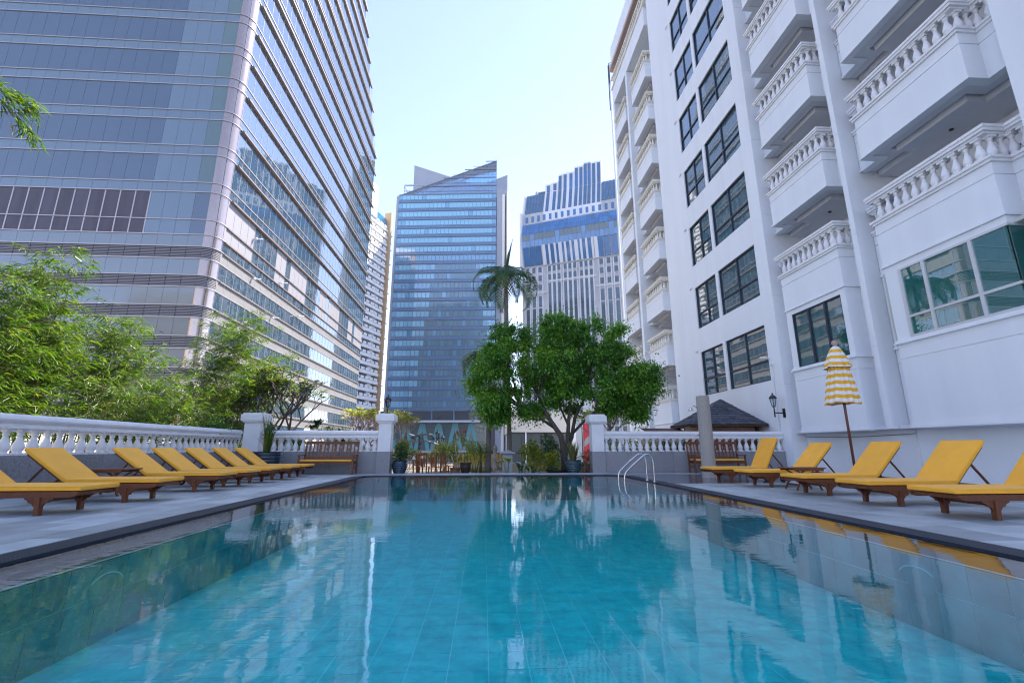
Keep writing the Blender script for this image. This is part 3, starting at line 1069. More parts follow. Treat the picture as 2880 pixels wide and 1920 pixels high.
# --- core walls, pilasters and the flat bay with the black windows
m = MB()
m.box(DB, 17, -9, 37.5, -5, 39.2)
m.obj('core', HOTELP, hotel)
for y0, y1 in ((13.12, 13.32), (33.32, 33.72), (37.12, 37.5)):
    MB().box(0, DB - .01, y0, y1, 1.5 if y0 < 20 else -.3, 36 if y0 < 20 else 33.49).obj('pilaster', HOTELP, hotel)
MB().box(0, DB - .01, -9, 8.28, 1.5, TOP).obj('broad_pier', HOTELP, hotel)   # and the wall that goes on past the picture
for y in (13.22,):                        # joints in the pilaster
    for k in range(10):
        MB().box(-.006, .02, y - .102, y + .102, 4.05 + k * ST - .012, 4.05 + k * ST + .012).obj('joint', SOFFIT, hotel)
# recessed ground wall under the bays, with a cable pipe
m = MB()
m.box(.62, DB - .02, -9, 17.74, 0, 1.49)
m.obj('ground_wall', HOTELP, hotel)
MB().tube([(.60, 13.0, .0), (.60, 13.0, 1.47)], .018, 8).obj('pipe', WHITE, hotel)
MB().tube([(.57, y_, 1.36 - .05 * math.sin((y_ - 13.0) / 4.7 * PI)) for y_ in np.linspace(13, 17.7, 12)], .009, 5).obj('cable', FRAMED, hotel)

# flat wall: strips between window openings, rounded far corner
W1 = (18.56, 21.86)                       # wide window
W2 = (22.14, 24.55)                       # narrow window
rows = [(3.74 + ST * k, 6.19 + ST * k) for k in range(8)]
m = MB()
m.box(0, .30, 17.75, W1[0], -.3, 36)
m.box(0, .30, W2[1], 27.9, -.3, 36)
m.box(0, .30, W1[1], W2[0], rows[0][0], rows[-1][1])
zs = [-.3] + [z for r in rows for z in r] + [36]
for i in range(0, len(zs), 2):
    a, b = zs[i], zs[i + 1]
    m.box(0, .30, W1[0], W1[1], a, b)
    m.box(0, .30, W2[0], W2[1], a, b)
    if i in (0, len(zs) - 2):
        m.box(0, .30, W1[1], W2[0], a, b)
m.box(.301, DB - .005, 17.75, 17.95, -.3, 36)
m.obj('flat_wall', HOTELP, hotel)
m = MB(); m.smooth = True
arc = [(.8 - .8 * math.cos(a), 27.9 + .8 * math.sin(a)) for a in np.linspace(0, PI / 2, 11)]
vs = [(x, y, -.3) for x, y in arc] + [(x, y, 36) for x, y in arc]
m.add(vs, [(i + 1, i, 11 + i, 12 + i) for i in range(10)])
m.smooth = False
m.box(.8, DB - .005, 28.5, 28.699, -.3, 36)
m.obj('round_corner', HOTELP, hotel)
for k in range(9):                        # faint joints on the near side of the flat wall
    MB().box(.0, DB - .1, 17.742, 17.76, 3.47 + ST * k - .014, 3.47 + ST * k + .014).obj('joint', SOFFIT, hotel)

def hwindow(y0, y1, z0, z1, cols, tr, depth=.10, fm=FRAMED, split=None):
    fr = MB()
    w = .055
    fr.box(depth - .04, depth + .06, y0, y0 + w, z0, z1); fr.box(depth - .04, depth + .06, y1 - w, y1, z0, z1)
    fr.box(depth - .04, depth + .06, y0 + w, y1 - w, z0, z0 + w); fr.box(depth - .04, depth + .06, y0 + w, y1 - w, z1 - w, z1)
    ys = [y0 + w + (y1 - y0 - 2 * w) * i / cols for i in range(cols + 1)]
    zt = z0 + (z1 - z0) * tr
    for y in ys[1:-1]:
        fr.box(depth - .035, depth + .055, y - .035, y + .035, z0 + w, z1 - w)
    for a, b in zip(ys, ys[1:]):
        fr.box(depth - .035, depth + .055, a + .036, b - .036, zt - .035, zt + .035)
    f = fr.obj('window', fm, hotel)
    for a, b in zip(ys, ys[1:]):
        for c, d in ((z0 + w, zt - .03), (zt + .03, z1 - w)):
            p = put('pane', unit_box(DARKGL), f, (depth + .03, (a + b) / 2, (c + d) / 2), rot=(0, R(random.uniform(-.5, .5)), R(random.uniform(-.5, .5))), scale=(.012, b - a - .02, d - c - .0))
    return f
for k, (z0, z1) in enumerate(rows):
    hwindow(*W1, z0, z1, 2, .36, fm=FRAMED)
    hwindow(*W2, z0, z1, 2, .36, fm=FRAMED)
    v = MB()                              # little wall vent
    v.box(-.02, .0 - .001, 24.82, 25.12, z1 + .06, z1 + .20)
    for q in range(3):
        v.box(-.04, -.021, 24.83, 25.11, z1 + .075 + q * .042, z1 + .095 + q * .042)
    v.obj('vent', SOFFIT, hotel)
m = MB().box(DB - 1.2, DB - .1, 18.4, 24.8, 0, 36).obj('dark_rooms', DARKROOM, hotel)

# --- balcony bays
BALH = baluster_mesh(.62, .98, WHITE, 12, .105)
BALC = baluster_mesh(.62, 1.12, CREAM, 8, .12)
def bay_path(y0, y1, nsh, fsh):
    p = []
    p += [(.55, y1 + fsh), (.55, y1)]
    p += [(0, y1), (0, y0), (.55, y0)]
    if nsh > 0: p.append((.55, y0 - nsh))
    return p
def balcony(y0, y1, nsh, fsh, s, detail=True, closed_below=None):
    path = bay_path(y0, y1, nsh, fsh)
    m = MB()
    m.cur = 0
    m.ribbon(path, 0, .16, s + .065, s + 1.08)
    m.ribbon(path, -.022, .15, s + 1.08, s + 1.11)                 # groove
    m.ribbon(path, 0, .16, s + 1.11, s + 1.42)
    m.ribbon(path, .045, .20, s, s + .065)                          # drip edge
    m.cur = 1
    m.ribbon(path, .05, .20, s + 1.42, s + 1.50); m.ribbon(path, .085, .22, s + 1.50, s + 1.57)
    m.cur = 2
    m.ribbon(path, -.20, .52, s + .05, s + .16)
    ip = offset_path(path, -.62)
    m.prism(ip + [(DB - .012, ip[-1][1]), (DB - .012, ip[0][1])], 'z', s - .10, s + .163)
    yb, ye = y0 - nsh + .002, y1 + fsh - .002
    m.box(.0 + .02, DB - .01, y0 + .01, y1 - .01, s + .165, s + .24)
    m.box(.57, DB - .01, yb, ye, s + .15, s + .164)
    o = m.obj('balcony', [HOTELP, WHITE if detail else CREAM, SOFFIT], hotel, fix=True)
    r = MB()
    r.ribbon(path, .03, .19, s + 2.19, s + 2.25); r.ribbon(path, .085, .245, s + 2.25, s + 2.33); r.ribbon(path, .11, .27, s + 2.33, s + 2.41)
    r.obj('balcony_rail', WHITE if detail else CREAM, o, fix=True)
    # balusters
    pos = []
    inn = offset_path(path, -.08)
    for (a, b) in zip(inn, inn[1:]):
        L = math.hypot(b[0] - a[0], b[1] - a[1])
        k = max(1, round(L / (.305 if detail else .33)))
        for i in range(k):
            f = (i + .5) / k
            pos.append((a[0] + (b[0] - a[0]) * f, a[1] + (b[1] - a[1]) * f))
    if detail:
        for x, y in pos:
            put('baluster', BALH, o, (x, y, s + 1.571))
    else:
        mm = MB()
        for x, y in pos:
            mm.lathe([(r_ * .92, z * .62 / .51) for r_, z in BAL_PROF[::2]], 6, (x, y, s + 1.571), close=False)
            mm.box(x - .09, x + .09, y - .09, y + .09, s + 1.571, s + 1.615)
            mm.box(x - .085, x + .085, y - .085, y + .085, s + 2.13, s + 2.191)
        stuff(mm.obj('baluster', CREAM, o))
    d = MB().lathe([(.055, 0), (.06, -.03), (.045, -.032)], 12, (1.3, (y0 + y1) / 2, s - .10)).obj('downlight', FRAMED, o)
    # dark glazed door at the back of the storey below this balcony's floor is drawn with the balcony above it
    if detail or True:
        dm = MB().box(DB - .035, DB - .02, y0 + .05, y0 + 1.75, s + .25, s + 2.65)
        dm.obj('balcony_door', DARKROOM, o)
        fm = MB()
        for a, b in ((y0, y0 + .05), (y0 + .88, y0 + .93), (y0 + 1.75, y0 + 1.80)):
            fm.box(DB - .06, DB - .02, a, b, s + .25, s + 2.70)
        fm.box(DB - .06, DB - .02, y0, y0 + 1.8, s + 2.65, s + 2.70)
        fm.obj('door_frame', FRAMEL, o)
    return o

BAYS = {'A': (9.05, 12.42, .77, .68), 'B': (13.98, 17.08, .65, .66), 'D': (29.22, 32.42, .50, .90), 'E': (34.10, 37.02, .38, .10)}
for key in ('A', 'B'):
    for k in range(0, 8):
        balcony(*BAYS[key], 6.29 + ST * k, detail=(k < 4))
for key in ('D', 'E'):
    for k in range(-1, 7):
        balcony(*BAYS[key], 6.29 + ST * k, detail=False)
# D and E: solid wall under the lowest balcony
for key in ('D', 'E'):
    y0, y1, n_, f_ = BAYS[key]
    m = MB().ribbon(bay_path(y0, y1, n_, f_), -.012, .16, -.3, 2.48)
    m.obj('bay_wall', HOTELP, hotel, fix=True)

# ground storey of bays A and B: closed walls with windows
def bay_front(y0, y1, nsh, fsh, wz0, wz1, wy0, wy1, corner, key):
    path = bay_path(y0, y1, nsh, fsh)
    m = MB()
    m.ribbon(path, .05, .2, 1.49, 1.56); m.ribbon(path, .025, .2, 1.56, 1.66)
    m.ribbon(path, .0, .18, 1.66, 3.45); m.ribbon(path, -.022, .17, 3.45, 3.48); m.ribbon(path, .0, .18, 3.48, wz0 - .12)
    m.ribbon(path, .07, .2, wz0 - .12, wz0 - .06); m.ribbon(path, .035, .2, wz0 - .06, wz0)
    m.ribbon(path, -.01, .17, wz1, 6.288)
    # jambs
    m.ribbon([(.55, y1 + fsh), (.55, y1), (0, y1), (0, wy1)], -.01, .17, wz0, wz1)
    if not corner:
        m.ribbon([(0, wy0), (0, y0), (.55, y0), (.55, y0 - nsh)], -.01, .17, wz0, wz1)
    m.ribbon(path, -.14, .5, 1.47, 1.52)
    m.obj('bay_wall', HOTELP, hotel, fix=True)
    MB().box(.2, DB - .015, y0 - nsh + .01, y1 + fsh - .01, 1.50, 1.60).obj('bay_floor', SOFFIT, hotel)
bay_front(*BAYS['A'], 4.02, 6.08, 9.05, 11.95, True, 'A')
# wrap-around window of bay A: three bays in front and one round the corner
m = MB()
zt = 4.62
fpath = [(.0, 11.95), (0, 9.07), (.53, 9.07)]
m.ribbon(fpath, .03, .05, 4.02, 4.09); m.ribbon(fpath, .03, .05, zt - .035, zt + .035); m.ribbon(fpath, .03, .05, 6.03, 6.09)
for y in (11.91, 11.19, 9.92):
    m.box(-.032, .052, y - .045, y + .045, 4.09, 6.03)
m.box(.50, .55, 9.02, 9.10, 4.09, 6.03)
win = m.obj('corner_window', FRAMEL, hotel, fix=True)
for a, b in ((11.235, 11.865), (9.965, 11.145), (9.09, 9.875)):
    for c, d in ((4.09, zt - .036), (zt + .036, 6.03)):
        put('pane', unit_box(TEALGL), win, (.006, (a + b) / 2, (c + d) / 2), rot=(0, R(random.uniform(-.4, .4)), R(random.uniform(-.4, .4))), scale=(.010, b - a, d - c))
for c, d in ((4.09, zt - .036), (zt + .036, 6.03)):
    put('pane', unit_box(TEALGL), win, (.26, 9.065, (c + d) / 2), scale=(.46, .010, d - c))
# room behind it with curtains
m = MB()
m.box(2.20, 2.26, 8.35, 13.05, 3.9, 6.2); m.box(.19, 2.2, 12.60, 12.66, 3.9, 6.2); m.box(.7, 2.2, 8.36, 8.42, 3.9, 6.2)
m.box(.19, 2.2, 8.42, 12.6, 6.10, 6.2); m.box(.19, 2.2, 8.42, 12.6, 3.90, 3.96)
m.obj('room', INTER, hotel)
m = MB(); m.smooth = True
for y0, y1 in ((10.15, 11.05),):
    vs = []
    k = 60
    for i in range(k + 1):
        y = y0 + (y1 - y0) * i / k
        x = .42 + .045 * math.sin(i * 1.05) + .02 * math.sin(i * .37)
        vs += [(x, y, 3.98), (x, y, 6.06)]
    m.add(vs, [(2 * i, 2 * i + 1, 2 * i + 3, 2 * i + 2) for i in range(k)])
m.obj('curtain', CURTAIN, hotel)
bay_front(*BAYS['B'], 3.97, 6.10, 14.22, 16.76, False, 'B')
f = MB()
f.box(.03, .12, 14.22, 14.27, 3.97, 6.10); f.box(.03, .12, 16.71, 16.76, 3.97, 6.10)
f.box(.03, .12, 14.27, 16.71, 3.97, 4.02); f.box(.03, .12, 14.27, 16.71, 6.05, 6.10)
for y in (15.03, 15.87):
    f.box(.02, .12, y - .04, y + .04, 4.02, 6.05)
win = f.obj('window', FRAMED, hotel)
for a, b in ((14.27, 14.99), (15.07, 15.83), (15.91, 16.71)):
    put('pane', unit_box(TEALDK), win, (.08, (a + b) / 2, 5.035), rot=(0, R(random.uniform(-.6, .6)), R(random.uniform(-.8, .8))), scale=(.012, b - a, 2.03))
MB().box(.3, 1.0, 14.0, 17.0, 3.6, 6.25).obj('dark_rooms', DARKROOM, hotel)

# --- top of the far part: beam, dentil band, shaded gap, ledge, parapet
MB().box(0, DB - .02, 28.7, 37.5, 33.5, 35.30).obj('top_beam', HOTELP, hotel)
m = MB()
m.box(-.10, .3, 8.29, 37.6, 35.30, 35.42); m.box(-.06, .3, 8.29, 37.6, 36.45, 36.6)
band = m.obj('cornice', CREAM, hotel)
mm = MB()
for i in range(64):
    y = 17.8 + i * .31
    mm.lathe([(.09, 0), (.115, .2), (.05, .5), (.05, .75), (.1, 1.03)], 6, (.08, y, 35.42), close=False)
stuff(mm.obj('cornice_baluster', CREAM, band))
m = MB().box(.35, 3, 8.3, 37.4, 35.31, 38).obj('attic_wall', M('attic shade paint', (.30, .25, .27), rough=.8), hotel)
m = MB().box(-.15, 3, 8.3, 37.65, 37.5, 37.9).obj('attic_ledge', M('tan ledge', (.46, .36, .31), rough=.8), hotel)
m = MB().box(0.02, 16, -9, 37.5, 37.901, TOP).obj('parapet', HOTELP, hotel)
# drain pipe and small aerial frame at the far corner
MB().tube([(-.08, 37.75, 0), (-.08, 37.75, 36), (.1, 37.6, 37)], .09, 8).obj('drain_pipe', HOTELP, hotel)
for y in (37.95, 38.25):
    MB().tube([(-.05, y, 33.6), (-.05, y, 38.9), (.9, y - .5, 38.9)], .05, 6).obj('aerial_frame', FRAMED, hotel)
for dy in (.2, .5, .8):
    for k in range(-1, 7):
        MB().tube([(1.2, 34.1 + 2.2 + dy, 6.29 + ST * k - 1.3), (1.2, 34.1 + 2.2 + dy, 6.29 + ST * k)], .07, 6).obj('balcony_pipe', CREAM, hotel)

# wall lantern on the flat wall
t = thing('wall_lantern', 'black wall lantern on a bracket by the edge of the flat hotel wall', 'lantern', (HX, 17.98, 2.30))
MB().box(-.035, -.002, -.075, .075, -.16, .20).obj('back_plate', IRON, t, bevel=.01)
MB().tube([(-.03, 0, .02), (-.42, 0, .02)], .022, 8).obj('bracket_arm', IRON, t)
MB().tube([(-.42, 0, -.15), (-.42, 0, .18)], .026, 8).obj('bracket_post', IRON, t)
lantern(t, .18, 1.35, -.42, 0)
# white cable with a small camera box
t = thing('cable_box', 'small white security camera box on a pipe beside the lantern', 'camera', (HX, 18.35, 4.55))
MB().tube([(-.03, 0, -4.4), (-.03, 0, -.1), (-.03, .05, .12), (-.12, .25, .18)], .016, 6).obj('conduit', WHITE, t)
MB().box(-.10, -.001, -.06, .06, -.20, -.06).obj('junction_box', WHITE, t, bevel=.01)
MB().bar((-.10, .2, .18), (-.22, .45, .20), .07, .07).obj('camera_body', WHITE, t, bevel=.012)
# ------------------------------------------------------------------ left glass office tower
GLV = M('vision glass', (0.050, 0.092, 0.135), rough=0.03, ior=2.15, bump=(0.28, 0.10, 0.25))
GLP = M('pale spandrel glass', (0.125, 0.19, 0.235), rough=0.05, ior=2.1, bump=(0.28, 0.08, 0.25))
GLG = M('grey spandrel glass', (0.19, 0.235, 0.255), rough=0.10, ior=2.0, bump=(0.3, 0.08, 0.2))
GLT = M('tealish corner glass', (0.12, 0.19, 0.19), rough=0.05, ior=1.8)
GLR = M('mirror glass', (0.030, 0.060, 0.085), rough=0.015, ior=4.2, bump=(0.42, 0.10, 0.10))
LEDM = M('media screen', (0.105, 0.088, 0.118), rough=0.5, noise=(0.8, 0.4), stretch=(1, 1, .15))
LOUV = M('louvre metal', (0.26, 0.25, 0.265), rough=0.55, metal=0.3)
LOUVP = M('pale louvre panel', (0.20, 0.195, 0.19), rough=0.55, noise=(.3, .15))
FIN = M('bronze fin', (0.23, 0.185, 0.165), rough=0.45, metal=0.4)
RAILM = M('aluminium rail', (0.50, 0.45, 0.43), rough=0.35, metal=0.6)
COPPER = M('bronze corner cladding', (0.58, 0.46, 0.40), rough=0.2, metal=0.85, noise=(.12, .25), stretch=(1, 1, .3))
BACK = M('tower core', (0.05, 0.055, 0.07), rough=0.7)
TXF, TYF = -26.6, 43.0                    # right face x, front face y
CR = 1.15
tower = thing('glass_tower', 'tall glass office tower with rounded bronze corner on the left', 'building', (TXF, TYF, -5))
TB = Matrix.Translation((TXF, TYF, -5))
def zz(z): return z + 5
XW = -56.0                                # how far the front goes left (local)
YE = 54.6                                 # length of the right face (local)
def yend(z): return YE if z < 68 else YE - (z - 68) * .62
m = MB()
m.box(XW, -.30, .30, YE - .3, 0, zz(68))
m.prism([(.30, zz(68)), (yend(68) - .3, zz(68)), (yend(97) - .3, zz(97)), (.30, zz(97))], 'x', XW, -.30)
m.obj('core', BACK, tower, fix=True)
bands = []                                # (z0, z1, kind)
lz = [(-5, 3.8, 'glass'), (3.8, 5.0, 'louv'), (5.0, 6.9, 'grey'), (6.9, 8.1, 'louv'), (8.1, 9.9, 'grey'), (9.9, 11.1, 'louv'), (11.1, 12.9, 'grey'), (12.9, 14.1, 'louv'), (14.1, 15.9, 'grey'),
      (15.9, 17.1, 'louv'), (17.1, 18.8, 'grey'), (18.8, 20.05, 'louv'), (20.05, 21.3, 'grey'), (21.3, 22.9, 'led'), (22.9, 25.9, 'led')]
bands += lz
z = 25.9
while z < 94:
    bands += [(z, z + 1.08, 'span'), (z + 1.08, z + 4.2, 'vis')]
    z += 4.2
ZT = z
MOD = 1.43
front, right_, louv_f, louv_r = [], [], [], []
nf = 19
for z0, z1, kd in bands:
    h = z1 - z0
    for i in range(nf + 16):
        x1 = -CR - i * MOD
        if kd == 'louv':
            if i < nf: louv_f.append((x1 - MOD + .03, x1 - .03, z0, z1))
            continue
        mt = {'glass': GLV, 'grey': GLG, 'led': LEDM if i >= 4 else GLP, 'span': GLP, 'vis': GLV if i >= 4 else GLP}[kd]
        if kd == 'vis' and i == 0: mt = GLT
        if kd == 'led' and i == 0: mt = GLV
        g = .10 if mt is LEDM else .022
        front.append((mt, (x1 - MOD / 2, .0, zz((z0 + z1) / 2)), (MOD - g, .05, h - .02)))
    for j in range(int((yend(z1) - CR) / MOD)):
        y0 = CR + j * MOD
        if kd == 'louv':
            louv_r.append((y0 + .02, y0 + MOD - .02, z0, z1))
            continue
        if kd == 'led' and (j % 11 in (0, 1, 2, 3, 8, 9)): mt = LOUV
        else: mt = GLR
        right_.append((mt, (.0, y0 + MOD / 2, zz((z0 + z1) / 2)), (.05, MOD - .02, h - .02)))
pieces('facade_panel', tower, front + right_, 300, TB)
m = MB()
for a, b, z0, z1 in louv_f:
    k = 7
    for q in range(k):
        c = z0 + .06 + (z1 - z0 - .12) * (q + .5) / k
        m.box(a, b, -.02, .06, zz(c - .055), zz(c + .035))
stuff(m.obj('louvre_slat', LOUV, tower))
m = MB()
for a, b, z0, z1 in louv_r:
    m.box(-.04, .03, a, b, zz(z0 + .04), zz(z1 - .04))
stuff(m.obj('louvre_panel', LOUVP, tower))
# rounded corner column and rails
def corner_arc(r, n=10):
    return [(-CR + r * math.sin(a), CR - r * math.cos(a)) for a in np.linspace(0, PI / 2, n)]
for z0, z1, kd in bands:
    m = MB(); m.smooth = True
    arc = corner_arc(CR + (.02 if kd != 'louv' else .0))
    vs = [(x, y, zz(z0 + .03)) for x, y in arc] + [(x, y, zz(z1 - .03)) for x, y in arc]
    m.add(vs, [(i, i + 1, 11 + i, 10 + i) for i in range(9)])
    if kd == 'louv':
        m = MB()
        for q in range(7):
            c = z0 + .06 + (z1 - z0 - .12) * (q + .5) / 7
            m.ribbon(corner_arc(CR, 8), .02, .06, zz(c - .055), zz(c + .035))
        stuff(m.obj('louvre_slat', LOUV, tower, fix=True))
    else:
        m.obj('corner_panel', COPPER, tower)
fr, fn, rr = MB(), MB(), MB()
def wrap(mb, z0, z1, out, xe=XW, ye=None):
    p = [(xe, 0)] + corner_arc(CR, 8) + [(0, ye)]
    mb.ribbon(p, out, .05, zz(z0), zz(z1))
for z0, z1, kd in bands:
    ye = yend(z1)
    if kd in ('span',):
        wrap(fr, z0 - .045, z0 + .045, .10, ye=ye)
        wrap(fr, z1 - .04, z1 + .04, .09, ye=ye)
        fn.box(.03, .36, CR + .4, ye + .3, zz(z0 - .24), zz(z0 - .06))
        fn.box(.03, .26, CR + .4, ye + .3, zz(z0 - .02), zz(z0 + .05))
    elif z0 > 0:
        wrap(fr, z0 - .045, z0 + .045, .10, ye=ye)
        if kd in ('grey', 'led') and z0 > 4:
            fn.box(.03, .18, CR + .4, ye, zz(z0 - .16), zz(z0 - .02))
fr.obj('rail', RAILM, tower, fix=True)
fn.obj('sunshade_fin', FIN, tower)
for i in range(4, nf + 12):
    x1 = -CR - i * MOD
    MB().box(x1 - .06, x1 + .06, -.055, .03, zz(21.36), zz(25.84)).obj('screen_mullion', RAILM, tower)
# small floodlights on brackets on the right face
for y, z in ((6.8, 24.2), (14.2, 21.6), (7.5, 19.6), (13.0, 16.6), (20.5, 19.0)):
    m = MB()
    m.tube([(.05, y, zz(z)), (1.0, y + .1, zz(z) + .02)], .06, 6)
    m.lathe([(.02, -.15), (.16, -.08), (.16, .08), (.06, .12)], 10, (.3, y, zz(z)))
    m.obj('floodlight', M('floodlight white', (.75, .75, .76), rough=.4), tower)
# lattice of thin vertical mullions on the right face
m = MB()
for j in range(0, int(YE / MOD)):
    y = CR + j * MOD
    zt = 68 + max(0, (YE - y) / .62) if y > yend(ZT) else ZT
    m.box(.0, .045, y - .018, y + .018, zz(3.8), zz(min(zt, ZT)))
m.obj('mullion', RAILM, tower)

# ------------------------------------------------------------------ blue office tower in the middle
CW, CST = 45.0, 4.26
ctr = Vector((-40.3, 190.2, -5)); cang = -math.atan2(4.4, 44.8)
mid_t = thing('glass_tower', 'blue glass office tower with slanted wedge roof in the middle distance', 'building', ctr, cang)
CB = Matrix.Translation(ctr) @ Matrix.Rotation(cang, 4, 'Z')
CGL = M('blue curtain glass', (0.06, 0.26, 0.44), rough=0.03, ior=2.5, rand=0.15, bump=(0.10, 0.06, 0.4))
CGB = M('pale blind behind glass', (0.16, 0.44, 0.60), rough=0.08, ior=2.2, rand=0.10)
CGREF = M('painted reflection glass', (0.07, 0.20, 0.28), rough=0.04, ior=2.0, rand=0.25, bump=(0.10, 0.06, 0.4))
CGD = M('dark office glass', (0.012, 0.03, 0.04), rough=0.04, ior=1.9, rand=0.3)
CSP = M('blue spandrel', (0.06, 0.17, 0.34), rough=0.25, ior=1.9)
CLD = M('dark lobby glass', (0.01, 0.03, 0.05), rough=0.05, ior=1.9)
CGREY = M('grey metal cladding', (0.31, 0.35, 0.42), rough=0.5, noise=(.2, .12))
CRAIL = M('pale floor rail', (0.12, 0.20, 0.32), rough=0.4, metal=.3)
CLIM = M('cream side cladding', (0.80, 0.76, 0.68), rough=0.5)
zb0 = 15.6
Z0 = lambda z: z + 5
m = MB()
m.box(.2, CW - .05, .5, 34, 0, Z0(111.5))
m.obj('core', BACK, mid_t)
panes, sp, rl = [], [], []
ncol = 25
pw = (CW - .6) / ncol
for f in range(23):
    z = zb0 + f * CST
    for i in range(ncol):
        edge = i in (0, ncol - 1)
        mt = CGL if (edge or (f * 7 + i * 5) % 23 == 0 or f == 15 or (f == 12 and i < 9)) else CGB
        if f <= 14 and 5.5 + f * .28 < i < 24 - f * .25: mt = CGREF if (f * 5 + i * 3) % 13 else CGL  # darker trapezoid: reflection of a building painted into the pane colours
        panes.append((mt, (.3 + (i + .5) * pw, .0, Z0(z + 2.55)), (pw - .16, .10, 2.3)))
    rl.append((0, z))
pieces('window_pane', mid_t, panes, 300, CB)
m = MB(); m2 = MB()
for _, z in rl:
    m.box(.3, CW - .3, .06, .4, Z0(z - .05), Z0(z + 1.36)); 
    m2.box(.2, CW - .1, -.35, .06, Z0(z - .16), Z0(z + .14)); m2.box(.25, CW - .15, -.06, .10, Z0(z + .82), Z0(z + .96))
    m.box(.3, CW - .3, .06, .4, Z0(z + 3.74), Z0(z + CST - .06))
for i in range(ncol + 1):
    x = .3 + i * pw
    m2.box(x - .05, x + .05, -.07, .06, Z0(zb0), Z0(zb0 + 23 * CST - 3.0))
stuff(m.obj('spandrel', CSP, mid_t)); stuff(m2.obj('floor_rail', CRAIL, mid_t))
m = MB()
m.box(-.9, .15, .3, 34, 0, Z0(113)); m.box(CW, CW + 2.2, .2, 34, 0, Z0(115.8))
m.box(CW + 2.21, CW + 3.5, 1.5, 34, 0, Z0(115.5)); m.box(CW + 3.9, CW + 4.4, 3, 34, 0, Z0(117.0))
m.obj('side_cladding', CGREY, mid_t)
MB().box(CW + 2.25, CW + 3.3, .6, 1.4, 0, Z0(113)).obj('side_strip', CLIM, mid_t)
# glass crown with slanted top, wedge behind, steel rails
zt0 = zb0 + 22.35 * CST
m = MB()
m.prism([(.3, Z0(zt0)), (CW - .2, Z0(zt0)), (CW - .2, Z0(129.4)), (.3, Z0(112.6))], 'y', .02, .14)
m.obj('crown_glass', Mclear('crown glass', (0.42, 0.70, 0.86), ior=1.8, minrefl=.16), mid_t, fix=True)
m = MB()
def ztop(x): return 112.6 + (129.4 - 112.6) * (x - .3) / (CW - .5)
for i in range(ncol + 1):
    x = .3 + i * pw
    m.box(x - .04, x + .04, -.08, .02, Z0(zt0), Z0(ztop(min(x, CW - .2))))
for q in range(5):
    z = zt0 + 2.2 + q * 4.1
    x0 = .3 + max(0, (z - 112.6) / 19.0 * (CW - .5))
    m.box(x0, CW - .2, -.30, .02, Z0(z - .14), Z0(z + .16)); m.box(min(x0 + 4, CW - 1), CW - .2, -.10, .02, Z0(z + 1.5), Z0(z + 1.62))
m.bar((.3, -.05, Z0(112.7)), (CW - .2, -.05, Z0(129.6)), .35, .35)
m.bar((12, .8, Z0(112.6)), (CW - 2, .8, Z0(127.0)), .5, .9)
m.obj('crown_frame', M('crown steel', (0.10, 0.16, 0.24), rough=.4, metal=.4), mid_t)
m = MB()
m.prism([(3.2, Z0(111.4)), (3.2, Z0(136.6)), (20.6, Z0(130.0)), (45.8, Z0(121.0)), (45.8, Z0(111.4))], 'y', 12, 16)
m.prism([(CW - 18, Z0(111.4)), (CW + 4.4, Z0(111.4)), (CW + 4.4, Z0(127.6)), (CW - 18, Z0(118.5))], 'y', 8, 11)
m.obj('roof_wedge', CGREY, mid_t, fix=True)
m = MB()
m.box(2.0, 40, 1.0, 1.3, Z0(118.3), Z0(119)); m.box(2.0, 2.3, 1.0, 1.3, Z0(111.5), Z0(118.3))
m.bar((2.2, 1.1, Z0(118)), (5.5, 1.1, Z0(112)), .3, .3); m.box(2, 30, 1.0, 1.3, Z0(115.6), Z0(115.9)); m.bar((9, 1.1, Z0(113)), (14, 1.1, Z0(118)), .3, .3)
m.obj('roof_truss', CGREY, mid_t)
# base: dark band, white canopy line, braced glass hall
m = MB().box(-2, CW + 2, -.2, 2, Z0(11.6), Z0(15.4)).obj('dark_band', CLD, mid_t)
for k in range(5):
    MB().box(1 + k * 9, 1.5 + k * 9, -.4, -.21, Z0(11.6), Z0(15.4)).obj('column', CSP, mid_t)
MB().box(-3, CW - 4, -3.5, -.3, Z0(10.7), Z0(11.5)).obj('canopy', M('canopy white', (.62, .66, .72), rough=.4), mid_t)
MB().box(-4, CW - 3, -.1, 1.5, 0, Z0(10.6)).obj('hall_glass', M('hall glass', (0.012, 0.075, 0.095), rough=0.04, ior=2.0), mid_t)
HB_ = M('teal brace', (0.10, 0.36, 0.40), rough=.4)
for k in range(6):
    x = 2.5 + k * 6.6
    m = MB()
    m.bar((x - 2.9, -.35, Z0(-2)), (x - .2, -.35, Z0(10.4)), 1.5, .3, (0, 1, 0)); m.bar((x + 2.9, -.36, Z0(-2)), (x + .2, -.36, Z0(10.4)), 1.5, .3, (0, 1, 0))
    m.obj('brace', HB_, mid_t)
for k in range(9):
    MB().box(-4, CW - 3, -.2, -.11, Z0(.2 + k * 1.15), Z0(.28 + k * 1.15)).obj('hall_rail', CSP, mid_t)

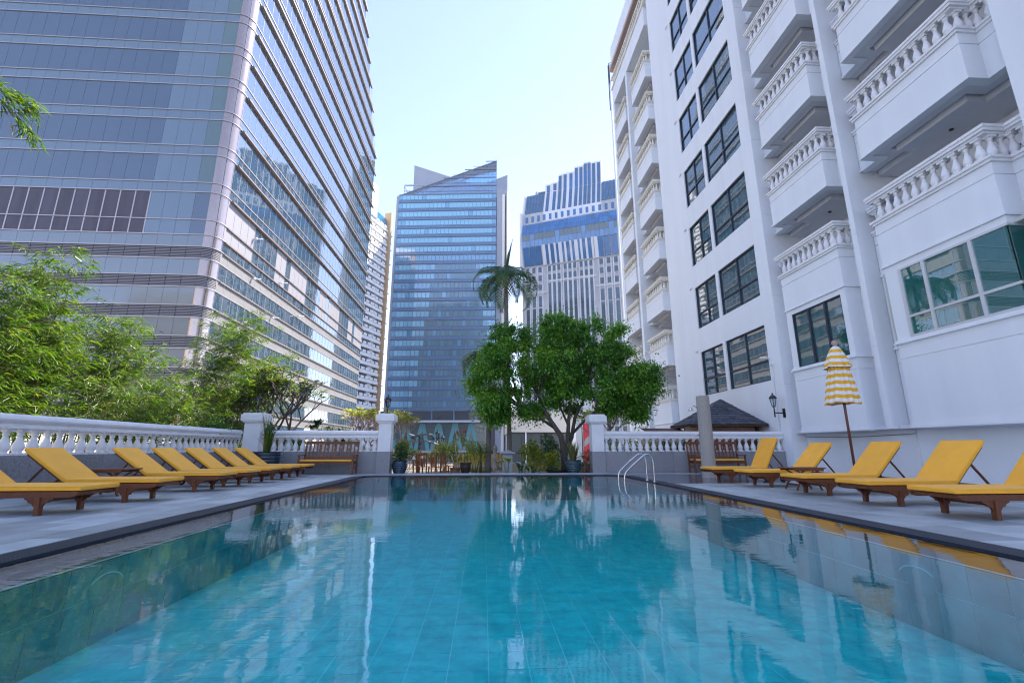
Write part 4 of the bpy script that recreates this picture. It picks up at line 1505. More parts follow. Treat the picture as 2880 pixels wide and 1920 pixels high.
# ------------------------------------------------------------------ striped tower on the right
SW = 41.5
sp0 = Vector((15.3, 180.0, -5)); sang = -math.atan2(16, 36.0)
strip = thing('striped_tower', 'white striped tower with slanting dark blue glass bands', 'building', sp0, sang)
SB = Matrix.Translation(sp0) @ Matrix.Rotation(sang, 4, 'Z')
SWH = M('pale tower render', (0.75, 0.76, 0.79), rough=.6, noise=(.25, .12))
SGL = M('deep blue tower glass', (0.012, 0.14, 0.36), rough=.05, ior=1.8, rand=.22, bump=(.12, .04, .3))
SGD = M('dark teal tower glass', (0.010, 0.055, 0.085), rough=.05, ior=1.8, rand=.25)
SGRD = M('dark grid glass', (0.022, 0.11, 0.23), rough=.12, ior=1.8, rand=.1)
STAIN = M('stained sill', (0.60, 0.56, 0.52), rough=.8, noise=(.5, .35))
def prof(z):
    """how far the skin stands in front (-) of or behind (+) the shaft at height z"""
    pts = [(-5, 0), (74.5, 0), (82.3, -2.6), (88.0, -3.4), (93.4, -1.6), (93.6, 0.0), (99.0, .2), (110, 3.6), (126, 6.0)]
    for (a, b), (c, d) in zip(pts, pts[1:]):
        if a <= z <= c: return b + (d - b) * (z - a) / (c - a)
    return pts[-1][1]
m = MB()
m.box(0, SW, .3, 30, 0, Z0(74.5))
m.prism([(.4, Z0(74.5)), (prof(82.3) + .4, Z0(82.3)), (prof(88) + .4, Z0(88)), (prof(93.4) + .4, Z0(93.4)), (.3, Z0(93.6)), (.3, Z0(99)), (4.0, Z0(110)), (28, Z0(110)), (28, Z0(74.5))], 'x', .5, SW - .5)
m.obj('shaft', SWH, strip, fix=True)
def skin(x0, x1, z0, z1, out, th, mb):
    """sloping strip that follows the profile"""
    zs = [z0] + [q for q in (74.5, 82.3, 88.0, 93.4, 99.0, 110.0) if z0 < q < z1] + [z1]
    for a, b in zip(zs, zs[1:]):
        ya, yb = prof(a + .001) - out, prof(b - .001) - out
        mb.add([(x0, ya, Z0(a)), (x1, ya, Z0(a)), (x1, yb, Z0(b)), (x0, yb, Z0(b)), (x0, ya + th, Z0(a)), (x1, ya + th, Z0(a)), (x1, yb + th, Z0(b)), (x0, yb + th, Z0(b))],
               [(0, 1, 2, 3), (7, 6, 5, 4), (0, 4, 5, 1), (1, 5, 6, 2), (2, 6, 7, 3), (3, 7, 4, 0)])
def cell(name, x0, x1, z0, z1, out, mat):
    m = MB(); skin(x0, x1, z0, z1, out, .22, m)
    return m.obj(name, mat, strip)
# lower shaft: tall dark window strips between white piers
groups = [(1.5, 9.5, 3), (10.8, 30.6, 9), (32.2, 40.8, 3)]
xs = []
for gi, (a, b, n) in enumerate(groups):
    if n == 9:
        for t_ in range(3):
            g0 = a + t_ * (b - a) / 3
            xs += [(g0 + .6 + q * 1.98, g0 + .6 + q * 1.98 + 1.12, gi) for q in range(3)]
    else:
        xs += [(a + .35 + q * (b - a) / n, a + .35 + q * (b - a) / n + 1.35, gi) for q in range(n)]
for x0, x1, gi in xs:
    top = 66.6 if gi == 1 else 61.5
    for k in range(13):
        z1 = top - k * 5.3
        if z1 - 5.2 < -4: break
        cell('window_strip', x0, x1, z1 - 5.2 if gi == 1 else z1 - (5.2 if k % 3 else 4.6), z1, -.08, SGD)
    for k, zw in enumerate((68.2, 72.0) if gi != 0 else (64.2, 68.2, 72.0)):
        if gi == 2 and k == 0: cell('window', x0, x1, 63.9, 66.1, -.06, SGD)
        cell('window', x0, x1, zw, zw + 2.2, -.06, SGD)
for z, a, b in ((62.6, 0, 10.5), (62.6, 31, SW), (67.0, 10.5, 31)):
    MB().box(a, b, -.35, .32, Z0(z), Z0(z + .45)).obj('string_course', SWH, strip)
for i, (x0, x1, gi) in enumerate(xs):
    m.box(x0 - .45, x0 - .12, -.25, .31, 0, Z0(74))
    m.box(x1 + .12, x1 + .45, -.25, .31, 0, Z0(74))
m.obj('pier', SWH, strip)
# sloping section: white ribs over blue glass
for i, (x0, x1, gi) in enumerate(xs):
    cell('sloping_glass', x0 - .55, x1 + .55, 75.1, 82.3, .05, SGL)
for x in (10.2, 12.6, 15.0, 17.2, 19.3, 21.6, 23.8, 25.8, 28.0, 30.4, 31.8, .4):
    m = MB()
    w = .72 if x in (10.2, 17.2, 23.8, 31.8) else .42
    skin(x - w, x + w, 74.6, 82.6, .30, .4, m)
    m.obj('sloping_rib', SWH, strip)
# bulging blue glass band
nb = 22
for i in range(nb):
    for (z0, z1, mt) in ((82.5, 85.2, SGL), (85.25, 87.9, SGD), (88.05, 90.7, SGL), (90.75, 93.3, SGL)):
        cell('band_pane', 1.0 + i * (SW - 1.6) / nb + .04, 1.0 + (i + 1) * (SW - 1.6) / nb - .04, z0, z1, .12, mt if not (mt is SGD and i % 6 == 2) else SGL)
MB().box(-.3, .6, -2.2, 28, Z0(74.5), Z0(99)).obj('side_cheek', SWH, strip)
m = MB()
m.prism([(.2, Z0(99)), (3.8, Z0(110.4)), (28, Z0(110.4)), (28, Z0(99))], 'x', -.2, .6)
m.prism([(.2, Z0(99)), (3.8, Z0(110.4)), (28, Z0(110.4)), (28, Z0(99))], 'x', SW - .5, SW + 1.5)
m.box(SW - .4, SW + 2.5, -1, 28, 0, Z0(99))
m.obj('side_cheek', SWH, strip, fix=True)
MB().box(.6, SW - .4, -.25, .5, Z0(93.5), Z0(94.6)).obj('ledge', STAIN, strip)
# window row
for i in range(15):
    x = 1.6 + i * 2.62
    cell('window', x, x + 1.15, 95.2, 97.9, .03, SGL)
# slanted dark grids left and right
for a, b in ((1.2, 9.4), (34.4, 40.2)):
    n = round((b - a) / 1.4)
    for i in range(n):
        for k in range(6):
            cell('grid_pane', a + i * (b - a) / n + .05, a + (i + 1) * (b - a) / n - .05, 99.6 + k * 1.75, 99.6 + (k + 1) * 1.75 - .07, .14, SGRD)
# stepped crest of white ribs and blue strips
crest = [(9.6, 12.6, 114.5), (12.7, 15.4, 114.9), (15.5, 17.2, 118.5), (17.3, 22.5, 118.8), (22.6, 26.6, 121.0), (26.7, 30.0, 122.4), (30.1, 34.3, 121.6)]
for x0, x1, zt in crest:
    m = MB()
    skin(x0, x1, 94.7, min(zt, 125.9), .0, 3.0, m)
    cr = m.obj('crest_block', SWH, strip)
    n = max(1, round((x1 - x0) / 2.2))
    for i in range(n):
        c = x0 + (i + .5) * (x1 - x0) / n
        for za, zb, mt in ((99.2, 104.3, SGRD), (104.4, 109.9, SGRD), (110.1, zt - 4.5, SGRD if x0 < 17 or x0 > 30 else SGL), (zt - 4.4, zt - .9, SGRD)):
            if zb - za > .5:
                m = MB(); skin(c - .68, c + .68, za, zb, .16, .2, m)
                m.obj('crest_glass', mt, cr)
MB().box(3.5, 9.6, 8, 16, Z0(109), Z0(114)).obj('roof_house', SWH, strip)
MB().box(5.2, 8.6, 7.6, 7.99, Z0(110), Z0(113.4)).obj('roof_window', SGD, strip)
MB().tube([(5, 6, Z0(110)), (5.0, 6, Z0(113.2))], .16, 5).obj('antenna', IRON, strip)

# ------------------------------------------------------------------ white residential slab behind the glass tower
RWH = M('white slab render', (0.86, 0.86, 0.86), rough=.6)
RSH = M('loggia glass', (0.05, 0.075, 0.11), rough=.2, ior=1.7)
ORG = M('orange fin paint', (0.52, 0.33, 0.17), rough=.5)
rp = Vector((-39.4, 170, -5)); ra = R(90 - 19)
slab = thing('apartment_tower', 'white apartment tower with slatted balconies and an orange fin', 'building', rp, ra)
# local x runs away from the camera along the face, local -y faces the pool
m = MB().box(-46, -.2, 1.4, 18, 0, Z0(86)).obj('core', RSH, slab)
m = MB()
for k in range(29):
    z = -1 + k * 3.05
    m.box(-46, -.3, -.2, 1.5, Z0(z), Z0(z + .32))
    m.box(-46, -.3, -.2, -.05, Z0(z + .32), Z0(z + 1.15))
m.obj('floor_slab', RWH, slab)
m = MB()
for k in range(29):
    z = -1 + k * 3.05
    for i in range(16):
        x = -45 + i * 2.8
        m.box(x, x + 1.9, -.35, -.1, Z0(z + 1.2), Z0(z + 2.1))
stuff(m.obj('screen_panel', RWH, slab))
for k in range(28):
    z = -1 + k * 3.05
    MB().box(-5.6, -3.2, .9, 1.39, Z0(z + 1.2), Z0(z + 3.0)).obj('wall_pier', RWH, slab)
MB().box(-.3, .6, -1.3, 1.6, 0, Z0(93)).obj('orange_fin', ORG, slab)
m = MB()
for k in range(30):
    z = -1 + k * 3.05
    m.box(.7, 4.2, .2 + (k % 2) * .3, 3.4, Z0(z), Z0(z + .28))
m.obj('end_slab', RWH, slab)
MB().box(.7, 3.4, 1.6, 12, 0, Z0(90)).obj('end_wall', RWH, slab)
m = MB()
m.box(-30, -9, -.6, .2, Z0(86), Z0(99)); m.box(-30, -9, .2, 14, Z0(98), Z0(99.4)); m.box(-9.6, -9, -.6, 14, Z0(86), Z0(98))
m.obj('roof_frame', RWH, slab)
MB().box(-28, -9.7, .3, 10, Z0(86), Z0(97.9)).obj('roof_room', M('tan render', (.62, .42, .27), rough=.7), slab)
MB().box(-8.5, -.5, .5, 8, Z0(86), Z0(90)).obj('roof_glass', CGL, slab)

# ------------------------------------------------------------------ low buildings beyond the garden
DULLGL = M('dull dark glass', (0.045, 0.06, 0.065), rough=.4)
low_b = thing('low_building', 'beige low building with a dark glass front beyond the garden', 'building', (3.3, 60, -5))
MB().box(0, 8.4, 0, 14, Z0(2.9), Z0(5.6)).obj('fascia', M('beige fascia', (.60, .57, .50), rough=.7, noise=(.6, .12)), low_b)
MB().box(.3, 8.2, .45, 13, 0, Z0(2.89)).obj('core', BACK, low_b)
for i in range(6):
    for k in range(3):
        put('glass_panel', unit_box(DULLGL), low_b, (.3 + (i + .5) * 1.3, .40, Z0(-4.2 + (k + .5) * 2.33)), scale=(1.22, .06, 2.2))
MB().box(2.1, 2.25, .2, .36, 0, Z0(2.89)).obj('mast', RWH, low_b)
MB().box(1, 7, .5, 3, Z0(5.61), Z0(7.0)).obj('roof_plant', CGREY, low_b)
t = thing('grey_building', 'plain grey building between the tree trunks and the red banner', 'building', (10.4, 62, -5))
MB().box(0, 4.6, 0, 10, 0, Z0(7.5)).obj('wall', M('grey render', (.42, .46, .48), rough=.7, noise=(.4, .1)), t)
MB().box(1.2, 2.0, -.12, -.01, Z0(-3), Z0(6)).obj('white_panel', RWH, t)
t = thing('red_banner', 'tall red banner with grey arc behind the right gate pillar', 'banner', (9.75, 45, -5))
MB().box(0, 1.5, 0, .12, Z0(-1), Z0(3.3)).obj('cloth', M('red banner', (.40, .02, .04), rough=.6), t)
MB().prism([(.05, Z0(1.0)), (.55, Z0(1.4)), (.75, Z0(1.9)), (.60, Z0(2.1)), (.2, Z0(1.8)), (.05, Z0(1.5))], 'y', -.02, -.002).obj('arc_print', M('banner grey', (.25, .25, .27), rough=.6), t, fix=True)
MB().tube([(-.1, .06, 0), (-.1, .06, Z0(3.5))], .06, 6).obj('mast', IRON, t)
t = thing('canopy_roof', 'curved grey canopy roofs on a post behind the dining terrace', 'canopy', (-11, 70, -5))
CAN = M('canopy metal', (.065, .075, .085), rough=.5)
for x0, x1, zc, y in ((-2.8, .2, 3.1, 0), (.1, 2.9, 2.75, -.3), (1.7, 4.0, 1.75, -1.2), (-2.8, 1.6, 1.95, -1.4)):
    m = MB(); n = 10
    up_, lo_ = [], []
    for i in range(n + 1):
        f = i / n
        x = x0 + (x1 - x0) * f
        z = zc + .55 * (1 - (f if x0 < 0 else (1 - f) if y > -.5 else f) ** 2) - .4
        up_.append((x, Z0(z) + .13)); lo_.append((x, Z0(z)))
    m.prism(up_ + lo_[::-1], 'y', y, y + 5)
    m.obj('roof_shell', CAN, t, fix=True)
MB().tube([(1.3, 1, 0), (1.3, 1, Z0(2.6))], .13, 8).obj('post', CAN, t)
MB().bar((1.3, 1, Z0(1.3)), (2.3, 1, Z0(1.9)), .1, .1).obj('strut', CAN, t)
MB().bar((1.3, 1, Z0(1.9)), (.2, 1, Z0(2.5)), .1, .1).obj('strut', CAN, t)
t = thing('street_wall', 'white panelled wall behind the dining terrace railing', 'wall', (-14, 52, -5))
MB().box(0, 12, 0, .25, 0, Z0(.65)).obj('wall', M('street wall grey', (.25, .25, .25), rough=.7), t)
for i in range(14):
    put('panel', unit_box(CGREY), t, (.45 + i * .84, -.02, Z0(.1)), scale=(.72, .04, .9))
# buildings standing behind the camera, seen in the glass
for (x, y, w, d, h, lab, col) in ((-95, -62, 40, 26, 47, 'cream sunlit block behind the viewer mirrored in the left tower', (.62, .50, .36)),):
    t = thing('mirrored_building', lab, 'building', (x, y, -5))
    mt = M('render ' + lab[:5], col, rough=.75)
    m = MB()
    m.box(0, w, 0, d, 0, h)
    if h > 100:
        m.box(4, w - 4, 3, d - 3, h, h + 22); m.box(8, w - 8, 6, d - 6, h + 22, h + 40)
    m.obj('wall', mt, t)
    m = MB()
    for k in range(int(h / 3.6)):
        for i in range(int(w / 3.4)):
            m.box(.7 + i * 3.4, 2.9 + i * 3.4, d, d + .06, 1.2 + k * 3.6, 3.2 + k * 3.6)
    stuff(m.obj('window', DARKGL, t))
    m = MB()
    for k in range(int(h / 3.6)):
        m.box(-.4, w + .4, d, d + .9, k * 3.6 + .2, k * 3.6 + .9)
    stuff(m.obj('balcony_band', mt, t))
# ------------------------------------------------------------------ plants
def bend(p0, p1, n, sag, rg, jit=0.0):
    p0, p1 = Vector(p0), Vector(p1)
    out = []
    for i in range(n + 1):
        f = i / n
        p = p0.lerp(p1, f)
        p.z += sag * 4 * f * (1 - f)
        if 0 < i < n: p += Vector((rg.uniform(-jit, jit), rg.uniform(-jit, jit), rg.uniform(-jit, jit)))
        out.append(p)
    return out

def ficus():
    rg = random.Random(3)
    t = thing('broadleaf_tree', 'large bushy green tree with forked grey trunks in the middle of the garden', 'tree', (3.6, 20.9, -.3))
    m = MB()
    heads = []
    trunks = [[(0, 0, 0), (.05, .05, 1.0), (-.10, 0, 1.75), (-.75, -.1, 2.7), (-1.1, .1, 3.6)],
              [(.03, .02, .7), (.22, .15, 1.5), (.30, .2, 2.4), (.45, .2, 3.6)],
              [(.05, .1, 1.0), (.45, .35, 1.7), (.62, .3, 2.6), (1.1, .2, 3.5)],
              [(-.35, 0, 2.1), (-1.1, -.25, 2.55), (-2.0, -.3, 3.1)],
              [(.5, .3, 1.9), (1.3, .2, 2.7), (2.4, .1, 3.4)],
              [(.3, .2, 2.2), (.0, .6, 3.1), (-.2, .9, 4.2)]]
    rads = [(.17, .14, .125, .09, .06), (.12, .10, .085, .06), (.11, .095, .08, .05), (.075, .055, .035), (.07, .05, .03), (.06, .045, .03)]
    for p, r in zip(trunks, rads):
        m.tube(p, r, 9)
        heads.append(p[-1]); heads.append(p[-2])
    # crown clumps: broad, flat-bottomed, ragged outline
    cl = []
    lobes = [(-3.2, .1, 3.9, 1.25), (-3.9, 0, 4.55, .75), (-2.6, -.2, 5.1, 1.1), (-2.0, .3, 3.1, 1.0), (-2.75, .2, 6.55, .60), (-2.1, 0, 6.2, .75), (-1.0, .3, 6.2, 1.1), (.0, 0, 5.2, 1.5), (-.9, -.5, 4.4, 1.3),
             (.5, .2, 6.75, .9), (1.4, .1, 6.4, 1.05), (2.0, 0, 5.3, 1.3), (2.8, .2, 6.0, .8), (2.9, 0, 4.6, 1.15), (3.5, .1, 3.6, .95), (3.95, .1, 4.75, .7), (3.7, 0, 3.9, .75), (1.4, -.6, 3.9, 1.2), (.5, .6, 3.7, 1.2),
             (-3.0, .3, 2.75, .7), (3.45, .2, 2.9, .55), (-.4, 1.0, 5.0, 1.4), (1.6, 1.1, 4.9, 1.3), (2.6, .3, 6.9, .45), (-.3, 0, 7.1, .55), (-3.1, 0, 5.6, .6), (-1.2, .4, 2.9, .5), (2.3, -.3, 3.1, .5), (-3.3, -.3, 3.2, .8), (3.6, .2, 3.0, .6), (4.0, 0, 4.2, .55), (3.0, -.3, 3.9, .7), (2.6, .3, 3.5, .7), (3.4, 0, 4.4, .7), (-.2, -.3, 3.6, .7)]
    for x, y, z, r in lobes:
        k = max(4, int(12 * r))
        for i in range(k):
            a, b = rg.uniform(0, 2 * PI), rg.uniform(-.9, 1)
            q = r * rg.uniform(.55, 1.0)
            s = math.sqrt(1 - b * b)
            cl.append((x + q * s * math.cos(a), y + q * s * math.sin(a) * 1.1, z + q * b * .8, rg.uniform(.32, .56)))
    for x, y, z, r in cl[::3]:
        h = min(heads, key=lambda h: (h[0] - x) ** 2 + (h[1] - y) ** 2 + (h[2] - z) ** 2 * .5)
        pts = bend(h, (x, y, z), 4, rg.uniform(-.05, .25), rg, .06)
        m.tube(pts, [.034, .026, .018, .012, .006], 5, cap=False)
    m.obj('trunk', BARK, t)
    cs = [c[:3] for c in cl]
    leaf_ball(t, 'crown', cs, 80000, LF_FICUS, .14, .08, [c[3] for c in cl], 41, flat=.72, droop=.55, fold=.18)
    return t
ficus()

def palm(label, x, y, h, lean, nf, fl, seed, r=.095, spear=True):
    rg = random.Random(seed)
    t = thing('palm_tree', label, 'palm tree', (x, y, -.3), group='palm trees in the garden')
    top = Vector((lean, .1, h))
    pts = [Vector((lean * (f ** 1.5), .1 * f, h * f)) for f in [i / 10 for i in range(11)]]
    m = MB().tube(pts, [r * (1.15 - .45 * i / 10) for i in range(11)], 12)
    m.tube([top, top + Vector((.01, 0, .25)), top + Vector((.0, 0, .6))], [r * .75, r * .85, r * .4], 10)
    m.obj('trunk', PALMB, t)
    for i in range(nf + (2 if spear else 0)):
        sp = i >= nf
        a = 2 * PI * i / nf + rg.uniform(-.25, .25)
        el = rg.uniform(.35, 1.05) if not sp else 1.45
        L = fl * rg.uniform(.85, 1.1) * (.9 if sp else 1)
        mid = MB()
        ps = []
        p = top + Vector((0, 0, .55))
        ang = el
        n = 16
        for k in range(n + 1):
            ps.append(p.copy())
            d = Vector((math.cos(a) * math.cos(ang), math.sin(a) * math.cos(ang), math.sin(ang)))
            p = p + d * (L / n)
            ang -= (.165 + .05 * rg.random()) * (1 if not sp else .02)
        mid.tube(ps, [.018 * (1 - .8 * k / n) + .003 for k in range(n + 1)], 5, cap=False)
        rnd = [0.9] * len(mid.f)
        # leaflets
        side0 = Vector((-math.sin(a), math.cos(a), 0))
        for k in range(2, n + 1):
            for q in (0, .5):
                if k == n and q: continue
                pp = ps[k - 1].lerp(ps[k], q)
                d = (ps[k] - ps[k - 1]).normalized()
                up_ = side0.cross(d).normalized()
                ll = L * .30 * math.sin(min(1, (k + q) / n * 1.15) * PI * .86 + .25) * rg.uniform(.85, 1.1)
                if sp: ll *= .5
                for s in (-1, 1):
                    e = (side0 * s * (.95 if not sp else .15) + d * .55 + up_ * -.25).normalized()
                    tip = pp + e * ll + Vector((0, 0, -ll * (.38 if not sp else 0)))
                    mdp = pp + e * ll * .5 + Vector((0, 0, -ll * .04))
                    wv = d * .026 * fl / 1.6
                    mid.add([pp - wv * .5, pp + wv * .5, mdp + wv, tip, mdp - wv], [(0, 1, 2, 4), (4, 2, 3)])
                    v = rg.random() * .8
                    rnd += [v, v]
        o = mid.obj('frond', LF_PALM, t)
        at = o.data.attributes.new('rnd', 'FLOAT', 'FACE')
        at.data.foreach_set('value', rnd)
    return t
palm('tall slender palm with drooping fronds rising above the bushy tree', 1.24, 22.2, 9.2, -.18, 12, 2.6, 5, .10)
palm('shorter palm half hidden behind the left side of the bushy tree', .22, 22.3, 5.0, .05, 12, 2.3, 8, .125, False)
# wooden stakes round the short palm
t = thing('tree_stakes', 'wooden stakes tied round the trunk of the shorter palm', 'stakes', (.20, 22.2, -.3))
for x, y in ((-.36, -.3), (.36, -.3), (-.3, .35), (.32, .35)):
    MB().tube([(x, y, 0), (x * .95, y * .95, 1.22)], .03, 7).obj('stake', FRANGB, t)
MB().bar((-.42, -.32, 1.02), (.42, -.32, 1.08), .05, .05).obj('cross_bar', FRANGB, t)
MB().bar((-.42, .33, 1.05), (.42, .33, 1.02), .05, .05).obj('cross_bar', FRANGB, t)

def frangipani(label, x, y, z, s, seed, leafn, spread=1.0, mat=FRANGB, lf=LF_FRANG, flower=0, lean=0):
    rg = random.Random(seed)
    t = thing('frangipani_tree', label, 'tree', (x, y, z), group='bare frangipani trees behind the balustrade')
    m = MB()
    tips = []
    def grow(p, d, L, r, lv):
        n = 4
        pts = [p]
        for k in range(n):
            d = (d + Vector((rg.uniform(-.18, .18), rg.uniform(-.18, .18), rg.uniform(.0, .22)))).normalized()
            pts.append(pts[-1] + d * (L / n))
        m.tube(pts, [r * (1 - .3 * k / n) for k in range(n + 1)], 7 if lv < 3 else 5, cap=False)
        if lv >= 6 or (lv >= 5 and rg.random() < .3):
            tips.append((pts[-1], d))
            return
        k = 3 if rg.random() < .5 else 2
        a0 = rg.uniform(0, 2 * PI)
        for i in range(k):
            a = a0 + 2 * PI * i / k + rg.uniform(-.4, .4)
            side = Vector((math.cos(a), math.sin(a) * .8, 0))
            nd = (d * .75 + side * rg.uniform(.55, .95) * spread + Vector((0, 0, .12))).normalized()
            grow(pts[-1], nd, L * rg.uniform(.62, .88), r * .74, lv + 1)
    for i in range(3):
        a = 2 * PI * i / 3 + .6
        grow(Vector((0, 0, 0)), Vector((math.cos(a) * .55 * spread + lean, math.sin(a) * .45, .8)).normalized(), .92 * s, .060 * s, 1)
    m.obj('trunk', mat, t)
    g = np.random.default_rng(seed)
    P, D = [], []
    for p, d in tips:
        for i in range(leafn):
            a = g.uniform(0, 2 * PI)
            P.append(p)
            D.append((math.cos(a), math.sin(a), g.uniform(-.15, .75)))
    P, D = np.array(P), np.array(D)
    n = len(P)
    if n:
        me = leaves_mesh('leaves', P, D, np.tile([0., 0, 1], (n, 1)) + g.normal(size=(n, 3)) * .2, .24 * s * g.uniform(.6, 1.2, n), .065 * s * np.ones(n), lf, g.random(n))
        put('leaves', me, t)
    return t
frangipani('dark branching frangipani tree behind the left corner pillar', -9.1, 21.2, .6, 1.22, 12, 4, 1.0, lean=.12)
frangipani('second frangipani with yellowing leaves left of the corner pillar', -11.4, 20.6, .6, .95, 22, 5, 1.05)
frangipani('pale twiggy frangipani beyond the short balustrade', -5.75, 23.2, .4, .86, 31, 3, .85, M('pale frangipani bark', (.34, .25, .21), rough=.8), LF_YEL)
frangipani('small frangipani just behind the left gate pillar', -4.4, 23.6, .6, .70, 37, 4, .9, M('pale frangipani bark b', (.32, .24, .2), rough=.8), LF_YEL)
frangipani('leafy frangipani behind the long balustrade next to the hotel end', 6.9, 26.5, .2, 1.05, 44, 5, .9, M('pink frangipani bark', (.30, .22, .19), rough=.8), LF_YEL)

def bamboo(label, x, y, h, n, lv, seed, lean=(0, 0), sp=.7, rr=1.0, sprays=()):
    rg = random.Random(seed)
    g = np.random.default_rng(seed)
    t = thing('bamboo_clump', label, 'bamboo', (x, y, 0), group='bamboo behind the left balustrade')
    m = MB()
    P, D = [], []
    for i in range(n):
        bx, by = rg.uniform(-.35, .35) * rr, rg.uniform(-.5, .5) * rr
        hh = h * rg.uniform(.55, 1.0)
        ox, oy = rg.uniform(-sp, sp) + lean[0], rg.uniform(-sp, sp) + lean[1]
        pts = []
        for k in range(13):
            f = k / 12
            pts.append(Vector((bx + ox * f ** 2.2, by + oy * f ** 2.2, hh * (f - .10 * f ** 5))))
        m.tube(pts, [.02 * (1 - .85 * k / 12) for k in range(13)], 6, cap=False)
        # branchlets with drooping sprays
        nb = int(30 * hh / 6)
        for b in range(nb):
            f = rg.uniform(.20, 1.0) ** .8
            k = min(11, int(f * 12))
            p = pts[k].lerp(pts[k + 1], f * 12 - k)
            a = rg.uniform(0, 2 * PI)
            L = rg.uniform(.35, 1.15) * (1.15 - .5 * f)
            q = p + Vector((math.cos(a) * L, math.sin(a) * L, rg.uniform(-.05, .35) * L))
            mid = p.lerp(q, .5) + Vector((0, 0, .08))
            m.tube([p, mid, q], [.006, .004, .002], 4, cap=False)
            for c in range(int(lv * .72)):
                u = rg.uniform(.3, 1.05)
                c0 = p.lerp(q, u)
                P.append((c0.x + rg.uniform(-.08, .08), c0.y + rg.uniform(-.08, .08), c0.z + rg.uniform(-.06, .06)))
                aa = a + rg.gauss(0, .8)
                D.append((math.cos(aa), math.sin(aa), rg.uniform(-1.1, .35)))
    for pts in sprays:                      # long side branches that carry their own leaf sprays
        pts = [Vector(p) - Vector((x, y, 0)) for p in pts]
        m.tube(pts, [.012 * (1 - .8 * i / (len(pts) - 1)) + .001 for i in range(len(pts))], 5, cap=False)
        for q in range(95):
            u = rg.uniform(.35, 1.0) ** .7 * (len(pts) - 1)
            i = min(int(u), len(pts) - 2)
            p = pts[i].lerp(pts[i + 1], u - i)
            d = (pts[i + 1] - pts[i]).normalized()
            P.append((p.x + rg.uniform(-.10, .10), p.y + rg.uniform(-.10, .10), p.z + rg.uniform(-.10, .08)))
            D.append((d.x + rg.gauss(0, .55), d.y + rg.gauss(0, .55), d.z * .6 + rg.gauss(-.25, .35)))
    m.obj('culm', BAMB, t)
    P, D = np.array(P), np.array(D)
    k = len(P)
    nor = np.tile([0., 0, 1], (k, 1)) + g.normal(size=(k, 3)) * .5
    me = leaves_mesh('leaves', P, D, nor, g.uniform(.15, .32, k), g.uniform(.016, .028, k), LF_BAMB, np.clip(g.beta(2, 2.4, k), 0, 1))
    put('leaves', me, t)
    return t
bamboo('bamboo clump at the left picture edge, dark and dense', -11.7, 11.0, 5.6, 24, 20, 101)
bamboo('tallest bamboo clump, feathery top beside the media screen', -11.9, 12.7, 6.9, 26, 20, 102, (.0, -.1), .55)
bamboo('bamboo clump right of the tallest one, leaning right', -11.9, 14.3, 5.9, 22, 19, 103, (.3, .6))
bamboo('low bamboo clump in the middle of the bamboo row', -11.3, 16.3, 4.9, 20, 18, 104, (.2, .2), .9, 1.3)
bamboo('light green bamboo clump with tall arching tip over the frangipani', -11.0, 18.4, 7.6, 24, 17, 105, (.6, 1.9), 1.0, 1.4)
bamboo('bright bamboo clump next to the left corner pillar', -10.6, 19.8, 5.6, 20, 17, 106, (.7, 1.6), .9, 1.5)
bamboo('short bamboo clump in front of the bamboo row near the rail', -10.3, 13.4, 3.2, 14, 16, 108)
bamboo('short bamboo clump by the rail next to the dark shrubs', -10.3, 16.9, 2.9, 14, 16, 109)
bamboo('near bamboo clump whose arching tips hang into the top left corner', -10.5, 6.4, 8.6, 9, 12, 107, (-.6, 1.2), .5, 1.0, [
    [(-10.6, 6.9, 8.2), (-10.1, 7.7, 8.35), (-9.75, 8.4, 8.05), (-9.6, 8.9, 7.75)], [(-10.5, 6.9, 8.0), (-9.95, 7.8, 8.0), (-9.65, 8.6, 7.6), (-9.55, 9.0, 7.25)],
    [(-10.4, 6.8, 7.6), (-10.0, 7.6, 7.6), (-9.75, 8.2, 7.35)], [(-10.6, 7.0, 8.0), (-10.1, 7.6, 8.1), (-9.7, 8.25, 7.9), (-9.5, 8.75, 7.95)]])

# garden shrubs -----------------------------------------------------------------
def shrub(name, label, cat, x, y, z, cl, n, mat, size, w, spread, seed, stems=3, droop=.3, group=None):
    t = thing(name, label, cat, (x, y, z), group=group)
    rg = random.Random(seed)
    m = MB()
    for c in cl[:max(stems, 1) * 3]:
        m.tube(bend((rg.uniform(-.05, .05), rg.uniform(-.05, .05), 0), c, 3, .05, rg, .03), [.014, .011, .008, .004], 5, cap=False)
    m.obj('stem', BARK, t)
    leaf_ball(t, 'foliage', cl, n, mat, size, w, spread, seed, droop=droop)
    return t
shrub('dark_shrub', 'dark low shrub at the foot of the bamboo by the corner', 'shrub', -10.1, 18.0, 1.0, [(-.5, -.6, .5), (.1, 0, .6), (.0, .6, .55), (-.4, .3, .8), (.2, -.9, .4), (-.1, 1.1, .5)], 2200, LF_DARK, .17, .05, .42, 61)

